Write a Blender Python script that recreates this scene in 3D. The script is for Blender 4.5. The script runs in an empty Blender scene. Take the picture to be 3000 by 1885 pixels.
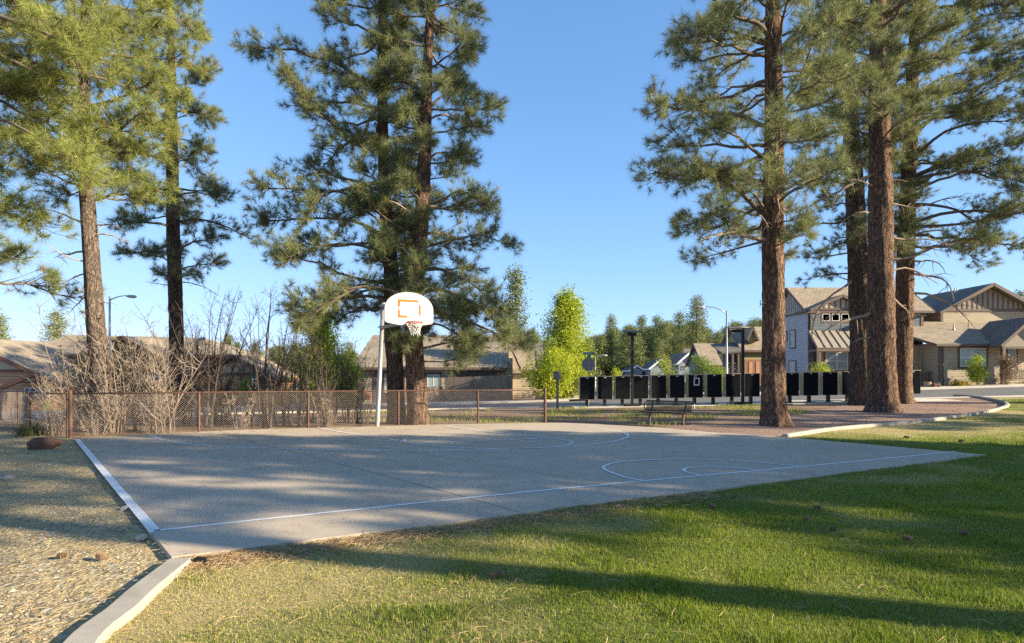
import bpy, math, random
import numpy as np
from mathutils import Vector, Matrix

random.seed(7)
RNG = np.random.default_rng(11)
scene = bpy.context.scene
COL = scene.collection
# ---------------------------------------------------------------- camera model
F = 1700.0      # focal length in photograph pixels
HZ = 1095.0     # horizon row
EYE = 1.58

def sstep(a, b, x):
    t = np.clip((x - a) / (b - a), 0, 1)
    return t * t * (3 - 2 * t)

def gz(x, y):
    """height of the terrain (court level = 0)"""
    s = sstep(14.0, 44.0, y)
    xc = np.clip(x, -60, 40)
    return s * (-0.4 + np.where(xc > 0, 0.034, 0.022) * xc)

def GZ(x, y):
    return float(gz(np.float64(x), np.float64(y))) - 0.06

def W(px, py, Y):
    return Vector(((px - 1500) / F * Y, Y, EYE + (HZ - py) / F * Y))

def G(px, py, dz=0.0):
    """terrain point seen at a photograph pixel"""
    dx, dzz = (px - 1500) / F, (HZ - py) / F
    Y = 2.0
    while Y < 150:
        if EYE + dzz * Y <= float(gz(np.float64(dx * Y), np.float64(Y))) + dz:
            break
        Y += 0.02
    return Vector((dx * Y, Y, EYE + dzz * Y))

# ---------------------------------------------------------------- object helpers
BASE = {}

def tag(o, label=None, cat=None, group=None, kind=None):
    if label: o['label'] = label
    if cat: o['category'] = cat
    if group: o['group'] = group
    if kind: o['kind'] = kind
    return o

def empty(name, loc, label=None, cat=None, group=None):
    o = bpy.data.objects.new(name, None)
    o.empty_display_size = 0.2
    COL.objects.link(o)
    o.location = loc
    BASE[o.name] = np.array(loc, dtype=float)
    return tag(o, label, cat, group)

def np_mesh(name, V, F_, mat, parent=None, smooth=False, attrs=None):
    """V (n,3); F_ (m,k) array of equal size faces, or list of lists; verts given in world space"""
    V = np.asarray(V, dtype=np.float64)
    base = BASE[parent.name] if parent is not None else np.zeros(3)
    V = V - base
    me = bpy.data.meshes.new(name)
    me.vertices.add(len(V))
    me.vertices.foreach_set('co', V.astype(np.float32).ravel())
    if isinstance(F_, np.ndarray):
        m, k = F_.shape
        loops = F_.astype(np.int32).ravel()
        starts = np.arange(m, dtype=np.int32) * k
    else:
        m = len(F_)
        loops = np.fromiter((i for f in F_ for i in f), dtype=np.int32)
        lens = np.array([len(f) for f in F_], dtype=np.int32)
        starts = np.concatenate([[0], np.cumsum(lens)[:-1]]).astype(np.int32)
    me.loops.add(len(loops))
    me.loops.foreach_set('vertex_index', loops)
    me.polygons.add(m)
    me.polygons.foreach_set('loop_start', starts)
    me.polygons.foreach_set('use_smooth', np.full(m, bool(smooth)))
    me.update(calc_edges=True)
    if attrs:
        for an, av in attrs.items():
            a = me.attributes.new(an, 'FLOAT', 'POINT')
            a.data.foreach_set('value', np.asarray(av, dtype=np.float32))
    me.materials.append(mat)
    o = bpy.data.objects.new(name, me)
    COL.objects.link(o)
    BASE[o.name] = base
    if parent is not None:
        o.parent = parent
    return o

def copy_tree(o, loc=None, rz=None, scale=None, parent=None):
    c = o.copy()
    COL.objects.link(c)
    if parent is not None:
        c.parent = parent
        c.matrix_parent_inverse = Matrix.Identity(4)
    if loc is not None: c.location = loc
    if rz is not None: c.rotation_euler = (0, 0, rz)
    if scale is not None: c.scale = (scale, scale, scale) if not hasattr(scale, '__len__') else scale
    for ch in list(o.children):
        copy_tree(ch, parent=c)
    return c

class MB:
    def __init__(s):
        s.v = []; s.f = []
    def add(s, vs, fs):
        n = len(s.v)
        s.v.extend([tuple(v) for v in vs])
        s.f.extend([[i + n for i in f] for f in fs])
    def hexa(s, p):      # 8 points: bottom 4 (ccw) then top 4
        s.add(p, [[3,2,1,0],[4,5,6,7],[0,1,5,4],[1,2,6,5],[2,3,7,6],[3,0,4,7]])
    def box(s, x0, x1, y0, y1, z0, z1):
        s.hexa([(x0,y0,z0),(x1,y0,z0),(x1,y1,z0),(x0,y1,z0),(x0,y0,z1),(x1,y0,z1),(x1,y1,z1),(x0,y1,z1)])
    def bar(s, p, q, w, h, up=(0,0,1)):   # rectangular bar between two points
        p, q, up = Vector(p), Vector(q), Vector(up)
        d = (q - p).normalized()
        r = d.cross(up)
        if r.length < 1e-4: r = d.cross(Vector((1,0,0)))
        r.normalize(); u = r.cross(d)
        a, b = r * (w / 2), u * (h / 2)
        s.hexa([p-a-b, p+a-b, q+a-b, q-a-b, p-a+b, p+a+b, q+a+b, q-a+b])
    def slab(s, quad, t):
        q = [Vector(a) for a in quad]
        n = (q[1]-q[0]).cross(q[-1]-q[0]).normalized()
        if n.z < 0:
            q.reverse(); n = -n
        m = len(q)
        lo = [a - n * t for a in q]
        s.add(lo + q, [list(range(m-1,-1,-1)), list(range(m,2*m))] + [[i,(i+1)%m,m+(i+1)%m,m+i] for i in range(m)])
    def prism(s, poly, off):    # poly list of Vector, extruded by off
        off = Vector(off); m = len(poly)
        a = [Vector(p) for p in poly]; b = [p + off for p in a]
        s.add(a + b, [list(range(m-1,-1,-1)), list(range(m,2*m))] + [[i,(i+1)%m,m+(i+1)%m,m+i] for i in range(m)])
    def tube(s, pts, radii, n=6, cap=True):
        pts = [Vector(p) for p in pts]
        m = len(pts); rings = []; prev = None; vs = []
        for i, p in enumerate(pts):
            d = (pts[min(i+1,m-1)] - pts[max(i-1,0)])
            d = d.normalized() if d.length > 1e-9 else Vector((0,0,1))
            if prev is None:
                r = d.cross(Vector((0,0,1)))
                if r.length < 1e-3: r = d.cross(Vector((1,0,0)))
            else:
                r = prev - d * prev.dot(d)
                if r.length < 1e-6: r = d.cross(Vector((1,0,0)))
            r.normalize(); prev = r; u = d.cross(r)
            R = radii[i] if hasattr(radii, '__len__') else radii
            for k in range(n):
                a = 2 * math.pi * k / n
                vs.append(p + (r * math.cos(a) + u * math.sin(a)) * R)
        fs = []
        for i in range(m - 1):
            for k in range(n):
                a, b = i*n + k, i*n + (k+1) % n
                fs.append([a, b, b+n, a+n])
        if cap:
            fs.append(list(range(n-1,-1,-1))); fs.append([(m-1)*n + k for k in range(n)])
        s.add(vs, fs)
    def build(s, name, mat, parent=None, smooth=False):
        return np_mesh(name, np.array(s.v, dtype=float).reshape(-1,3), s.f, mat, parent, smooth)

def crom(pts, n=8):
    """Catmull-Rom through 2D/3D points"""
    P = [np.array(p, dtype=float) for p in pts]
    out = []
    for i in range(len(P) - 1):
        p0, p1, p2, p3 = P[max(i-1,0)], P[i], P[i+1], P[min(i+2,len(P)-1)]
        for k in range(n):
            t = k / n
            out.append(.5*((2*p1)+(-p0+p2)*t+(2*p0-5*p1+4*p2-p3)*t*t+(-p0+3*p1-3*p2+p3)*t**3))
    out.append(P[-1])
    return out

def inpoly(X, Y, poly):
    X = np.asarray(X); Y = np.asarray(Y)
    r = np.zeros(X.shape, dtype=bool)
    n = len(poly); j = n - 1
    for i in range(n):
        xi, yi = poly[i][0], poly[i][1]; xj, yj = poly[j][0], poly[j][1]
        c = ((yi > Y) != (yj > Y)) & (X < (xj - xi) * (Y - yi) / (yj - yi + 1e-12) + xi)
        r ^= c; j = i
    return r

def vnoise(X, Y, sc, seed=0):
    """smooth 2D value noise in 0..1"""
    g = np.random.default_rng(seed).random((128, 128))
    x = np.asarray(X) * sc; y = np.asarray(Y) * sc
    xi = np.floor(x).astype(int); yi = np.floor(y).astype(int)
    fx = x - xi; fy = y - yi
    fx = fx*fx*(3-2*fx); fy = fy*fy*(3-2*fy)
    a = g[xi % 128, yi % 128]; b = g[(xi+1) % 128, yi % 128]
    c = g[xi % 128, (yi+1) % 128]; d = g[(xi+1) % 128, (yi+1) % 128]
    return (a*(1-fx)+b*fx)*(1-fy) + (c*(1-fx)+d*fx)*fy

# ---------------------------------------------------------------- materials
def srgb(r, g, b):
    f = lambda c: (c/255/12.92 if c/255 <= .04045 else ((c/255+.055)/1.055)**2.4)
    return (f(r), f(g), f(b), 1)

def br(c, k=1.22):
    return tuple(min(.8, x*k) for x in c[:3])

class NT:
    def __init__(s, name):
        s.m = bpy.data.materials.new(name); s.m.use_nodes = True
        s.t = s.m.node_tree; s.t.nodes.clear()
        s.out = s.n('ShaderNodeOutputMaterial')
    def n(s, ty, **kw):
        nd = s.t.nodes.new(ty)
        for k, v in kw.items():
            if k.startswith('i_'):
                key = k[2:]
                nd.inputs[int(key) if key.isdigit() else key.replace('_', ' ')].default_value = v
            else: setattr(nd, k, v)
        return nd
    def l(s, a, b): s.t.links.new(a, b)
    def coord(s, scale=(1,1,1)):
        tc = s.n('ShaderNodeTexCoord'); mp = s.n('ShaderNodeMapping')
        mp.inputs['Scale'].default_value = scale
        s.l(tc.outputs['Object'], mp.inputs['Vector'])
        return mp.outputs['Vector']
    def noise(s, vec, scale, detail=4, rough=.6):
        nd = s.n('ShaderNodeTexNoise'); nd.inputs['Scale'].default_value = scale
        nd.inputs['Detail'].default_value = detail; nd.inputs['Roughness'].default_value = rough
        s.l(vec, nd.inputs['Vector']); return nd.outputs['Fac']
    def ramp(s, fac, stops):
        r = s.n('ShaderNodeValToRGB'); e = r.color_ramp.elements
        while len(e) < len(stops): e.new(.5)
        for i, (p, c) in enumerate(stops):
            e[i].position = p; e[i].color = c if len(c) == 4 else (*c, 1)
        s.l(fac, r.inputs['Fac']); return r.outputs['Color']
    def mix(s, fac, a, b, mode='MIX'):
        m = s.n('ShaderNodeMix', data_type='RGBA', blend_type=mode)
        for sock, val in ((m.inputs[0], fac), (m.inputs[6], a), (m.inputs[7], b)):
            if isinstance(val, (int, float)): sock.default_value = val
            elif isinstance(val, (tuple, list)): sock.default_value = val if len(val) == 4 else (*val, 1)
            else: s.l(val, sock)
        return m.outputs[2]
    def math(s, op, a, b=None):
        m = s.n('ShaderNodeMath', operation=op)
        for i, v in enumerate((a, b)):
            if v is None: continue
            if isinstance(v, (int, float)): m.inputs[i].default_value = v
            else: s.l(v, m.inputs[i])
        return m.outputs[0]
    def bsdf(s, col, rough=.8, metal=0., bump=None, bstr=.3, bdist=.01, spec=.3):
        b = s.n('ShaderNodeBsdfPrincipled')
        b.inputs['Roughness'].default_value = rough; b.inputs['Metallic'].default_value = metal
        b.inputs['Specular IOR Level'].default_value = spec
        if isinstance(col, (tuple, list)): b.inputs['Base Color'].default_value = col if len(col) == 4 else (*col, 1)
        else: s.l(col, b.inputs['Base Color'])
        if bump is not None:
            bp = s.n('ShaderNodeBump'); bp.inputs['Strength'].default_value = bstr; bp.inputs['Distance'].default_value = bdist
            s.l(bump, bp.inputs['Height']); s.l(bp.outputs[0], b.inputs['Normal'])
        return b
    def done(s, b):
        s.l(b.outputs[0], s.out.inputs['Surface']); return s.m

def m_mottle(name, c1, c2, scale=3., rough=.8, metal=0., bscale=40., bstr=.2, bdist=.01, spec=.3, c3=None):
    c1, c2 = br(c1), br(c2)
    t = NT(name); v = t.coord()
    n = t.noise(v, scale, 6, .65)
    col = t.ramp(n, [(.32, c1), (.68, c2)])
    if c3 is not None:
        n2 = t.noise(v, scale * .23, 4, .6)
        col = t.mix(t.ramp(n2, [(.45, (0,0,0,1)), (.65, (1,1,1,1))]), col, c3)
    return t.done(t.bsdf(col, rough, metal, t.noise(v, bscale, 3, .6), bstr, bdist, spec))

def m_siding(name, c, pitch=.16, rough=.75, zoff=0.):
    c = br(c)
    t = NT(name)
    tc = t.n('ShaderNodeTexCoord'); sp = t.n('ShaderNodeSeparateXYZ'); t.l(tc.outputs['Object'], sp.inputs[0])
    fr = t.math('FRACT', t.math('DIVIDE', t.math('ADD', sp.outputs['Z'], 50.0 + zoff), pitch))
    n = t.noise(t.coord((.6, .6, 6)), 2.0, 4, .6)
    lo = tuple(x * .82 for x in c[:3]); hi = tuple(x * 1.12 for x in c[:3])
    col = t.ramp(n, [(.3, lo), (.7, hi)])
    groove = t.ramp(fr, [(.0, (.25,.25,.25)), (.07, (.35,.35,.35)), (.14, (1,1,1)), (1., (1,1,1))])
    col = t.mix(1.0, col, groove, 'MULTIPLY')
    h = t.math('SUBTRACT', 1.0, fr)
    return t.done(t.bsdf(col, rough, 0, h, .7, .02))

def m_shingle(name, c1, c2, row=.14):
    c1, c2 = br(c1), br(c2)
    t = NT(name)
    tc = t.n('ShaderNodeTexCoord'); sp = t.n('ShaderNodeSeparateXYZ'); t.l(tc.outputs['Object'], sp.inputs[0])
    cb = t.n('ShaderNodeCombineXYZ')
    t.l(t.math('ADD', sp.outputs['X'], sp.outputs['Y']), cb.inputs[0])
    t.l(t.math('MULTIPLY', sp.outputs['Z'], 2.0), cb.inputs[1])
    bk = t.n("ShaderNodeTexBrick")
    bk.inputs['Scale'].default_value = 1.0; bk.inputs['Brick Width'].default_value = .34; bk.inputs['Row Height'].default_value = row
    bk.inputs['Mortar Size'].default_value = .018; bk.inputs['Mortar Smooth'].default_value = .3
    bk.inputs['Color1'].default_value = (*c1, 1); bk.inputs['Color2'].default_value = (*c2, 1)
    bk.inputs['Mortar'].default_value = (*(x * .35 for x in c1), 1)
    t.l(cb.outputs[0], bk.inputs['Vector'])
    n = t.noise(t.coord(), 1.3, 6, .7)
    col = t.mix(.55, bk.outputs['Color'], t.ramp(n, [(.3, (.55,.55,.55)), (.7, (1.25,1.22,1.18))]), 'MULTIPLY')
    return t.done(t.bsdf(col, .9, 0, bk.outputs['Fac'], .6, -.01))

def m_bark(name, plate, plate2, furrow, sc=7.0, bd=.045):
    t = NT(name)
    v = t.coord((1, 1, .16))
    warp = t.n('ShaderNodeTexNoise'); warp.inputs['Scale'].default_value = 5.0; warp.inputs['Detail'].default_value = 5; t.l(t.coord((1,1,.5)), warp.inputs['Vector'])
    vv = t.n('ShaderNodeVectorMath', operation='MULTIPLY_ADD'); vv.inputs[1].default_value = (.32,.32,.10)
    t.l(warp.outputs['Color'], vv.inputs[0]); t.l(v, vv.inputs[2])
    e = []
    for s_, k in ((sc*1.2, .13), (sc*2.7, .16)):
        vo = t.n('ShaderNodeTexVoronoi', feature='DISTANCE_TO_EDGE'); vo.inputs['Scale'].default_value = s_
        t.l(vv.outputs[0], vo.inputs['Vector'])
        e.append(t.ramp(vo.outputs['Distance'], [(.0, (0,0,0)), (.04, (.3,.3,.3)), (k, (1,1,1))]))
    n = t.noise(t.coord((1,1,.4)), 2.2, 6, .75)
    n2 = t.noise(t.coord((1,1,.25)), 26.0, 6, .8)
    col = t.ramp(n, [(.32, plate2), (.5, plate), (.7, tuple(x*1.25 for x in plate))])
    col = t.mix(t.ramp(n2, [(.4, (0,0,0)), (.72, (.7,.7,.7))]), col, tuple(x*.38 for x in plate2))
    m = t.math('MULTIPLY', e[0], t.math('ADD', t.math('MULTIPLY', e[1], .55), .45))
    m = t.math('MULTIPLY', m, t.math('ADD', t.math('MULTIPLY', n2, .7), .6))
    m.node.use_clamp = True
    col = t.mix(m, furrow, col)
    h = t.math('ADD', m, t.math('MULTIPLY', n2, .5))
    return t.done(t.bsdf(col, .92, 0, h, 1.0, bd, .12))

def m_leaf(name, stops, trans=.3, rough=.5, spec=.35):
    t = NT(name)
    a = t.n('ShaderNodeAttribute', attribute_name='tint')
    col = t.ramp(a.outputs['Fac'], stops)
    b = t.bsdf(col, rough, 0, None, spec=spec)
    tr = t.n('ShaderNodeBsdfTranslucent'); t.l(col, tr.inputs['Color'])
    ms = t.n('ShaderNodeMixShader'); ms.inputs[0].default_value = trans
    t.l(b.outputs[0], ms.inputs[1]); t.l(tr.outputs[0], ms.inputs[2])
    t.l(ms.outputs[0], t.out.inputs['Surface'])
    return t.m

def m_plain(name, c, rough=.6, metal=0., spec=.4, var=.12):
    c = br(c, 1.15)
    t = NT(name); v = t.coord()
    n = t.noise(v, 6.0, 5, .6)
    lo = tuple(x*(1-var) for x in c[:3]); hi = tuple(x*(1+var) for x in c[:3])
    return t.done(t.bsdf(t.ramp(n, [(.3, lo), (.7, hi)]), rough, metal, t.noise(v, 60, 2), .08, .003, spec))

M = {}
# --- ground
t = NT('dirt_and_pine_straw'); v = t.coord()
n1 = t.noise(v, .35, 6, .7); n2 = t.noise(v, 9, 6, .75); n3 = t.noise(v, 1.1, 5, .6)
c = t.ramp(n1, [(.35, (.20,.125,.085)), (.55, (.29,.195,.13)), (.7, (.36,.27,.17))])
c = t.mix(t.ramp(n3, [(.58, (0,0,0)), (.72, (.4,.4,.4))]), c, (.14,.14,.06,1))
c = t.mix(.75, c, t.ramp(n2, [(.3, (.45,.45,.45)), (.7, (1.35,1.3,1.25))]), 'MULTIPLY')
M['dirt'] = t.done(t.bsdf(c, .95, 0, n2, .8, .03, .1))
t = NT('tan_gravel'); v = t.coord()
vo = t.n('ShaderNodeTexVoronoi'); vo.inputs['Scale'].default_value = 26; t.l(v, vo.inputs['Vector'])
n1 = t.noise(v, .9, 5, .7); n2 = t.noise(v, 14, 6, .8)
sep = t.n('ShaderNodeSeparateColor'); t.l(vo.outputs['Color'], sep.inputs[0])
c = t.ramp(sep.outputs[0], [(.1, (.16,.14,.12)), (.45, (.37,.28,.15)), (.75, (.45,.35,.20)), (.95, (.50,.47,.42))])
c = t.mix(t.ramp(n1, [(.4, (.25,.25,.25)), (.62, (.8,.8,.8))]), c, (.50,.375,.175,1))
c = t.mix(.7, c, t.ramp(n2, [(.3, (.55,.55,.55)), (.7, (1.35,1.35,1.35))]), 'MULTIPLY')
M['gravel'] = t.done(t.bsdf(c, .95, 0, t.math('ADD', vo.outputs['Distance'], n2), .9, .02, .15))
t = NT('pink_gravel'); v = t.coord()
n1 = t.noise(v, .5, 5, .7); n2 = t.noise(v, 22, 6, .85)
c = t.ramp(n1, [(.35, (.26,.17,.135)), (.65, (.37,.25,.195))])
c = t.mix(.8, c, t.ramp(n2, [(.3, (.5,.5,.5)), (.7, (1.4,1.35,1.3))]), 'MULTIPLY')
M['pink'] = t.done(t.bsdf(c, .95, 0, n2, .8, .02, .1))
t = NT('lawn_soil'); v = t.coord()
a = t.n('ShaderNodeAttribute', attribute_name='dry')
n2 = t.noise(v, 30, 6, .8)
c = t.mix(a.outputs['Fac'], (.13,.155,.04,1), (.44,.34,.17,1))
c = t.mix(.8, c, t.ramp(n2, [(.3, (.4,.4,.4)), (.7, (1.4,1.4,1.3))]), 'MULTIPLY')
M['soil'] = t.done(t.bsdf(c, .95, 0, n2, .8, .02, .1))
t = NT('broomed_concrete'); v = t.coord()
n1 = t.noise(v, .45, 6, .65); n2 = t.noise(v, 90, 3, .6); n3 = t.noise(t.coord((1.4, 16, 1)), 3.0, 5, .7); n4 = t.noise(v, 2.2, 5, .7)
c = t.ramp(n1, [(.3, (.44,.355,.27)), (.7, (.52,.42,.315))])
c = t.mix(.6, c, t.ramp(n2, [(.3, (.95,.95,.95)), (.7, (1.04,1.04,1.04))]), 'MULTIPLY')
c = t.mix(.5, c, t.ramp(n3, [(.3, (.88,.88,.88)), (.7, (1.07,1.07,1.07))]), 'MULTIPLY')
c = t.mix(.5, c, t.ramp(n4, [(.30, (.70,.69,.68)), (.48, (.96,.96,.96)), (.65, (1.06,1.06,1.06))]), 'MULTIPLY')
M['slab'] = t.done(t.bsdf(c, .85, 0, n2, .04, .002, .25))
M['kerb'] = m_mottle('kerb_concrete', (.26,.225,.185), (.37,.32,.26), 3, .85, 0, 60, .3, .006)
M['walk'] = m_mottle('sidewalk_concrete', (.46,.41,.34), (.54,.48,.40), 1.2, .85, 0, 40, .2, .005)
M['asphalt'] = m_mottle('worn_asphalt', (.10,.095,.09), (.15,.14,.13), .6, .9, 0, 60, .4, .006)
t = NT('worn_white_paint'); v = t.coord()
n2 = t.noise(v, 28, 6, .8)
c = t.ramp(n2, [(.30, (.50,.46,.40)), (.40, (.80,.79,.77))])
M['line'] = t.done(t.bsdf(c, .7))
M['joint'] = m_plain('joint_groove', (.20,.18,.16), .95)
# --- trees
M['bark_red'] = m_bark('ponderosa_bark', (.37,.215,.14), (.29,.20,.15), (.05,.036,.028))
M['bark_grey'] = m_bark('young_pine_bark', (.32,.235,.18), (.25,.20,.165), (.06,.047,.04), 10., .03)
M['bark_dark'] = m_bark('dark_pine_bark', (.25,.17,.125), (.175,.135,.11), (.04,.03,.024))
M['limb'] = m_mottle('pine_limb_bark', (.10,.075,.058), (.17,.125,.095), 6, .9, 0, 30, .6, .01)
M['deadwood'] = m_mottle('weathered_dead_wood', (.24,.17,.12), (.36,.28,.21), 6, .9, 0, 30, .5, .01)
PINE = [(0, (.12,.145,.07)), (.35, (.205,.23,.095)), (.7, (.31,.32,.115)), (.97, (.40,.39,.13)), (1., (.26,.15,.07))]
M['needles'] = m_leaf('pine_needles', PINE, .3, .45, .4)
PINEY = [(0, (.13,.155,.05)), (.35, (.235,.265,.07)), (.7, (.34,.36,.09)), (.97, (.45,.44,.12)), (1., (.30,.18,.07))]
M['needles_young'] = m_leaf('yellow_green_pine_needles', PINEY, .34, .45, .4)
PINEF = [(0, (.12,.145,.06)), (.5, (.20,.225,.085)), (1, (.31,.32,.105))]
M['needles_far'] = m_leaf('far_pine_needles', PINEF, .2, .6, .2)
M['leaf_lime'] = m_leaf('spring_leaves_lime', [(0, (.20,.28,.02)), (.5, (.38,.45,.03)), (1, (.58,.58,.05))], .45, .5)
M['leaf_green'] = m_leaf('spring_leaves_green', [(0, (.09,.16,.02)), (.5, (.16,.25,.03)), (1, (.30,.36,.05))], .4, .5)
M['leaf_olive'] = m_leaf('olive_shrub_leaves', [(0, (.10,.11,.04)), (.5, (.16,.17,.06)), (1, (.24,.23,.09))], .3, .6)
M['leaf_gold'] = m_leaf('golden_shrub_leaves', [(0, (.30,.22,.02)), (.5, (.50,.36,.03)), (1, (.60,.30,.05))], .4, .5)
M['leaf_red'] = m_leaf('bronze_leaves', [(0, (.10,.055,.04)), (.5, (.20,.13,.08)), (1, (.34,.27,.13))], .35, .5)
M['twig_tan'] = m_mottle('tan_bare_twigs', (.185,.14,.105), (.27,.21,.16), 4, .85, 0, 40, .3, .004)
M['twig_dark'] = m_mottle('grey_brown_bare_twigs', (.045,.034,.029), (.095,.07,.056), 4, .85, 0, 40, .3, .004)
M['grass'] = m_leaf('grass_blades', [(0, (.12,.185,.02)), (.4, (.275,.325,.03)), (.62, (.42,.43,.045)), (.8, (.46,.42,.15)), (1, (.58,.45,.23))], .42, .55, .2)
M['straw'] = m_leaf('fallen_pine_needles', [(0, (.25,.14,.07)), (.5, (.42,.27,.13)), (1, (.55,.42,.25))], .1, .6)
M['stone'] = m_leaf('loose_stones', [(0, (.15,.13,.11)), (.4, (.30,.24,.165)), (.7, (.42,.325,.20)), (1, (.52,.45,.34))], .0, .9, .2)
M['rock'] = m_mottle('red_brown_rock', (.08,.042,.03), (.15,.08,.055), 5, .9, 0, 14, .9, .03)
M['cone'] = m_mottle('pine_cone_scales', (.13,.075,.045), (.24,.15,.09), 20, .9, 0, 60, .5, .006)
# --- metals and manufactured things
M['galv'] = m_mottle('galvanised_steel', (.26,.25,.235), (.36,.345,.32), 9, .45, .55, 80, .1, .002, .5)
M['rust'] = m_mottle('brown_painted_steel', (.085,.045,.032), (.14,.078,.056), 7, .6, .2, 70, .2, .003)
M['wire'] = m_plain('brown_coated_wire', (.27,.21,.17), .5, 0)
M['white'] = m_plain('white_board', (.50,.50,.49), .5, 0, .2, .02)
t = NT('chipped_orange_paint'); v = t.coord()
M['orange'] = t.done(t.bsdf(t.ramp(t.noise(v, 5, 4), [(.3, (.42,.10,.003)), (.7, (.55,.155,.006))]), .6))
M['rim'] = m_plain('red_orange_rim', (.34,.035,.010), .5, 0)
M['net'] = m_plain('white_net_cord', (.72,.68,.62), .9)
M['black'] = m_plain('black_metal', (.018,.017,.016), .5, .2)
M['mailback'] = m_mottle('dark_charcoal_panel', (.0075,.0085,.011), (.013,.0145,.018), 30, .9, 0, 200, .15, .002, .0)
M['mailbox'] = m_plain('tan_sheet_metal', (.46,.38,.25), .55, 0)
M['silver'] = m_plain('silver_label', (.55,.55,.57), .35, .5)
M['tape'] = m_plain('silver_tape', (.52,.52,.56), .4, .3)
M['signback'] = m_plain('grey_sign_back', (.22,.21,.20), .55, .5)
M['signgreen'] = m_plain('green_sign_face', (.012,.16,.12), .5)
M['signtext'] = m_plain('white_sign_letters', (.72,.75,.72), .6)
M['postwood'] = m_mottle('weathered_post', (.17,.13,.10), (.25,.20,.16), 5, .85, 0, 40, .4, .005)
M['bench'] = m_plain('dark_coated_steel', (.05,.045,.025), .35, .2)
M['benchleg'] = m_plain('brown_bench_leg', (.13,.075,.06), .5, .2)
M['glass'] = m_plain('window_glass', (.05,.062,.07), .1, 0, .8, .05)
M['blind'] = m_plain('window_blind', (.30,.36,.36), .25, 0, .6)
M['frame_white'] = m_plain('white_window_frame', (.70,.68,.64), .5)
M['trim'] = m_plain('brown_trim', (.125,.085,.07), .7)
M['trim_red'] = m_plain('red_brown_trim', (.16,.075,.05), .7)
M['awning'] = m_plain('tan_metal_roof', (.40,.33,.25), .45, .3)
M['seam'] = m_plain('dark_standing_seam', (.07,.05,.045), .6)
M['shingle'] = m_shingle('tan_shingles', (.34,.27,.195), (.265,.21,.15))
M['shingle_grey'] = m_shingle('grey_shingles', (.20,.17,.14), (.145,.125,.105))
M['side_orange'] = m_siding('cedar_siding', (.45,.24,.12), .22)
M['side_brown'] = m_siding('brown_siding', (.30,.165,.095), .2)
M['stucco'] = m_plain('tan_stucco', (.46,.36,.24), .9)
M['side_tan'] = m_siding('taupe_siding', (.36,.30,.235), .19)
M['side_beige'] = m_siding('beige_siding', (.37,.30,.21), .17)
M['side_lav'] = m_siding('pale_grey_siding', (.36,.35,.37), .17)
M['side_blue'] = m_siding('slate_blue_shingle_siding', (.115,.135,.155), .22)
M['batten'] = m_plain('pale_board_panel', (.40,.36,.32), .8)
M['batten_b'] = m_plain('olive_board_panel', (.27,.225,.165), .8)
M['side_olive'] = m_siding('olive_siding', (.30,.27,.13), .3)
M['side_grey'] = m_siding('blue_grey_siding', (.23,.26,.30), .2)
M['side_red'] = m_siding('red_brown_siding', (.25,.13,.09), .2)
M['white_trim'] = m_plain('white_trim', (.75,.75,.74), .6)
t = NT('grey_brown_fence_boards')
v = t.coord((1, 1, .15)); n1 = t.noise(v, 7, 5, .7); n2 = t.noise(t.coord((1,1,.05)), 30, 4, .7)
c = t.ramp(n1, [(.3, (.22,.165,.13)), (.7, (.31,.235,.185))])
M['fence'] = t.done(t.bsdf(t.mix(.5, c, t.ramp(n2, [(.3, (.7,.7,.7)), (.7, (1.2,1.2,1.2))]), 'MULTIPLY'), .9, 0, n2, .4, .006, .1))
M['redpaint'] = m_plain('red_car_paint', (.55,.05,.015), .3, 0, .6)
M['tyre'] = m_plain('tyre_rubber', (.02,.02,.02), .85)
M['stump'] = m_mottle('cut_stump_wood', (.24,.16,.10), (.33,.23,.15), 8, .9, 0, 30, .5, .01)

# ---------------------------------------------------------------- world, sun, camera
SUN_AZ = math.radians(107.0)   # clockwise from +Y
SUN_EL = math.radians(20.0)
world = bpy.data.worlds.new('World'); scene.world = world; world.use_nodes = True
nt = world.node_tree; nt.nodes.clear()
sky = nt.nodes.new('ShaderNodeTexSky'); sky.sky_type = 'NISHITA'; sky.sun_disc = False
sky.sun_elevation = SUN_EL; sky.sun_rotation = SUN_AZ
sky.altitude = 2100; sky.air_density = .8; sky.dust_density = 0.0; sky.ozone_density = 4.0
bg = nt.nodes.new('ShaderNodeBackground'); bg.inputs['Strength'].default_value = 0.15
wo = nt.nodes.new('ShaderNodeOutputWorld')
va = nt.nodes.new('ShaderNodeVectorMath'); va.operation = 'MULTIPLY_ADD'; va.inputs[1].default_value = (.35,.42,.36); va.inputs[2].default_value = (1,1,1)
vd = nt.nodes.new('ShaderNodeVectorMath'); vd.operation = 'DIVIDE'
vm = nt.nodes.new('ShaderNodeVectorMath'); vm.operation = 'MULTIPLY'; vm.inputs[1].default_value = (1.0,1.26,1.42)
nt.links.new(sky.outputs[0], va.inputs[0]); nt.links.new(sky.outputs[0], vd.inputs[0]); nt.links.new(va.outputs[0], vd.inputs[1])
nt.links.new(vd.outputs[0], vm.inputs[0]); nt.links.new(vm.outputs[0], bg.inputs[0]); nt.links.new(bg.outputs[0], wo.inputs[0])
sl = bpy.data.lights.new('sun', 'SUN'); sl.energy = 3.9; sl.angle = math.radians(.53); sl.color = (1, .88, .64)
so = bpy.data.objects.new('sun', sl); COL.objects.link(so)
sdir = Vector((math.sin(SUN_AZ)*math.cos(SUN_EL), math.cos(SUN_AZ)*math.cos(SUN_EL), math.sin(SUN_EL)))
so.rotation_euler = sdir.to_track_quat('Z', 'Y').to_euler(); so.location = sdir * 60
cam = bpy.data.cameras.new('camera'); cam.sensor_width = 36; cam.lens = 36 * F / 3000
cam.shift_y = (HZ - 942.5) / 3000; cam.clip_start = .05; cam.clip_end = 3000
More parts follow.
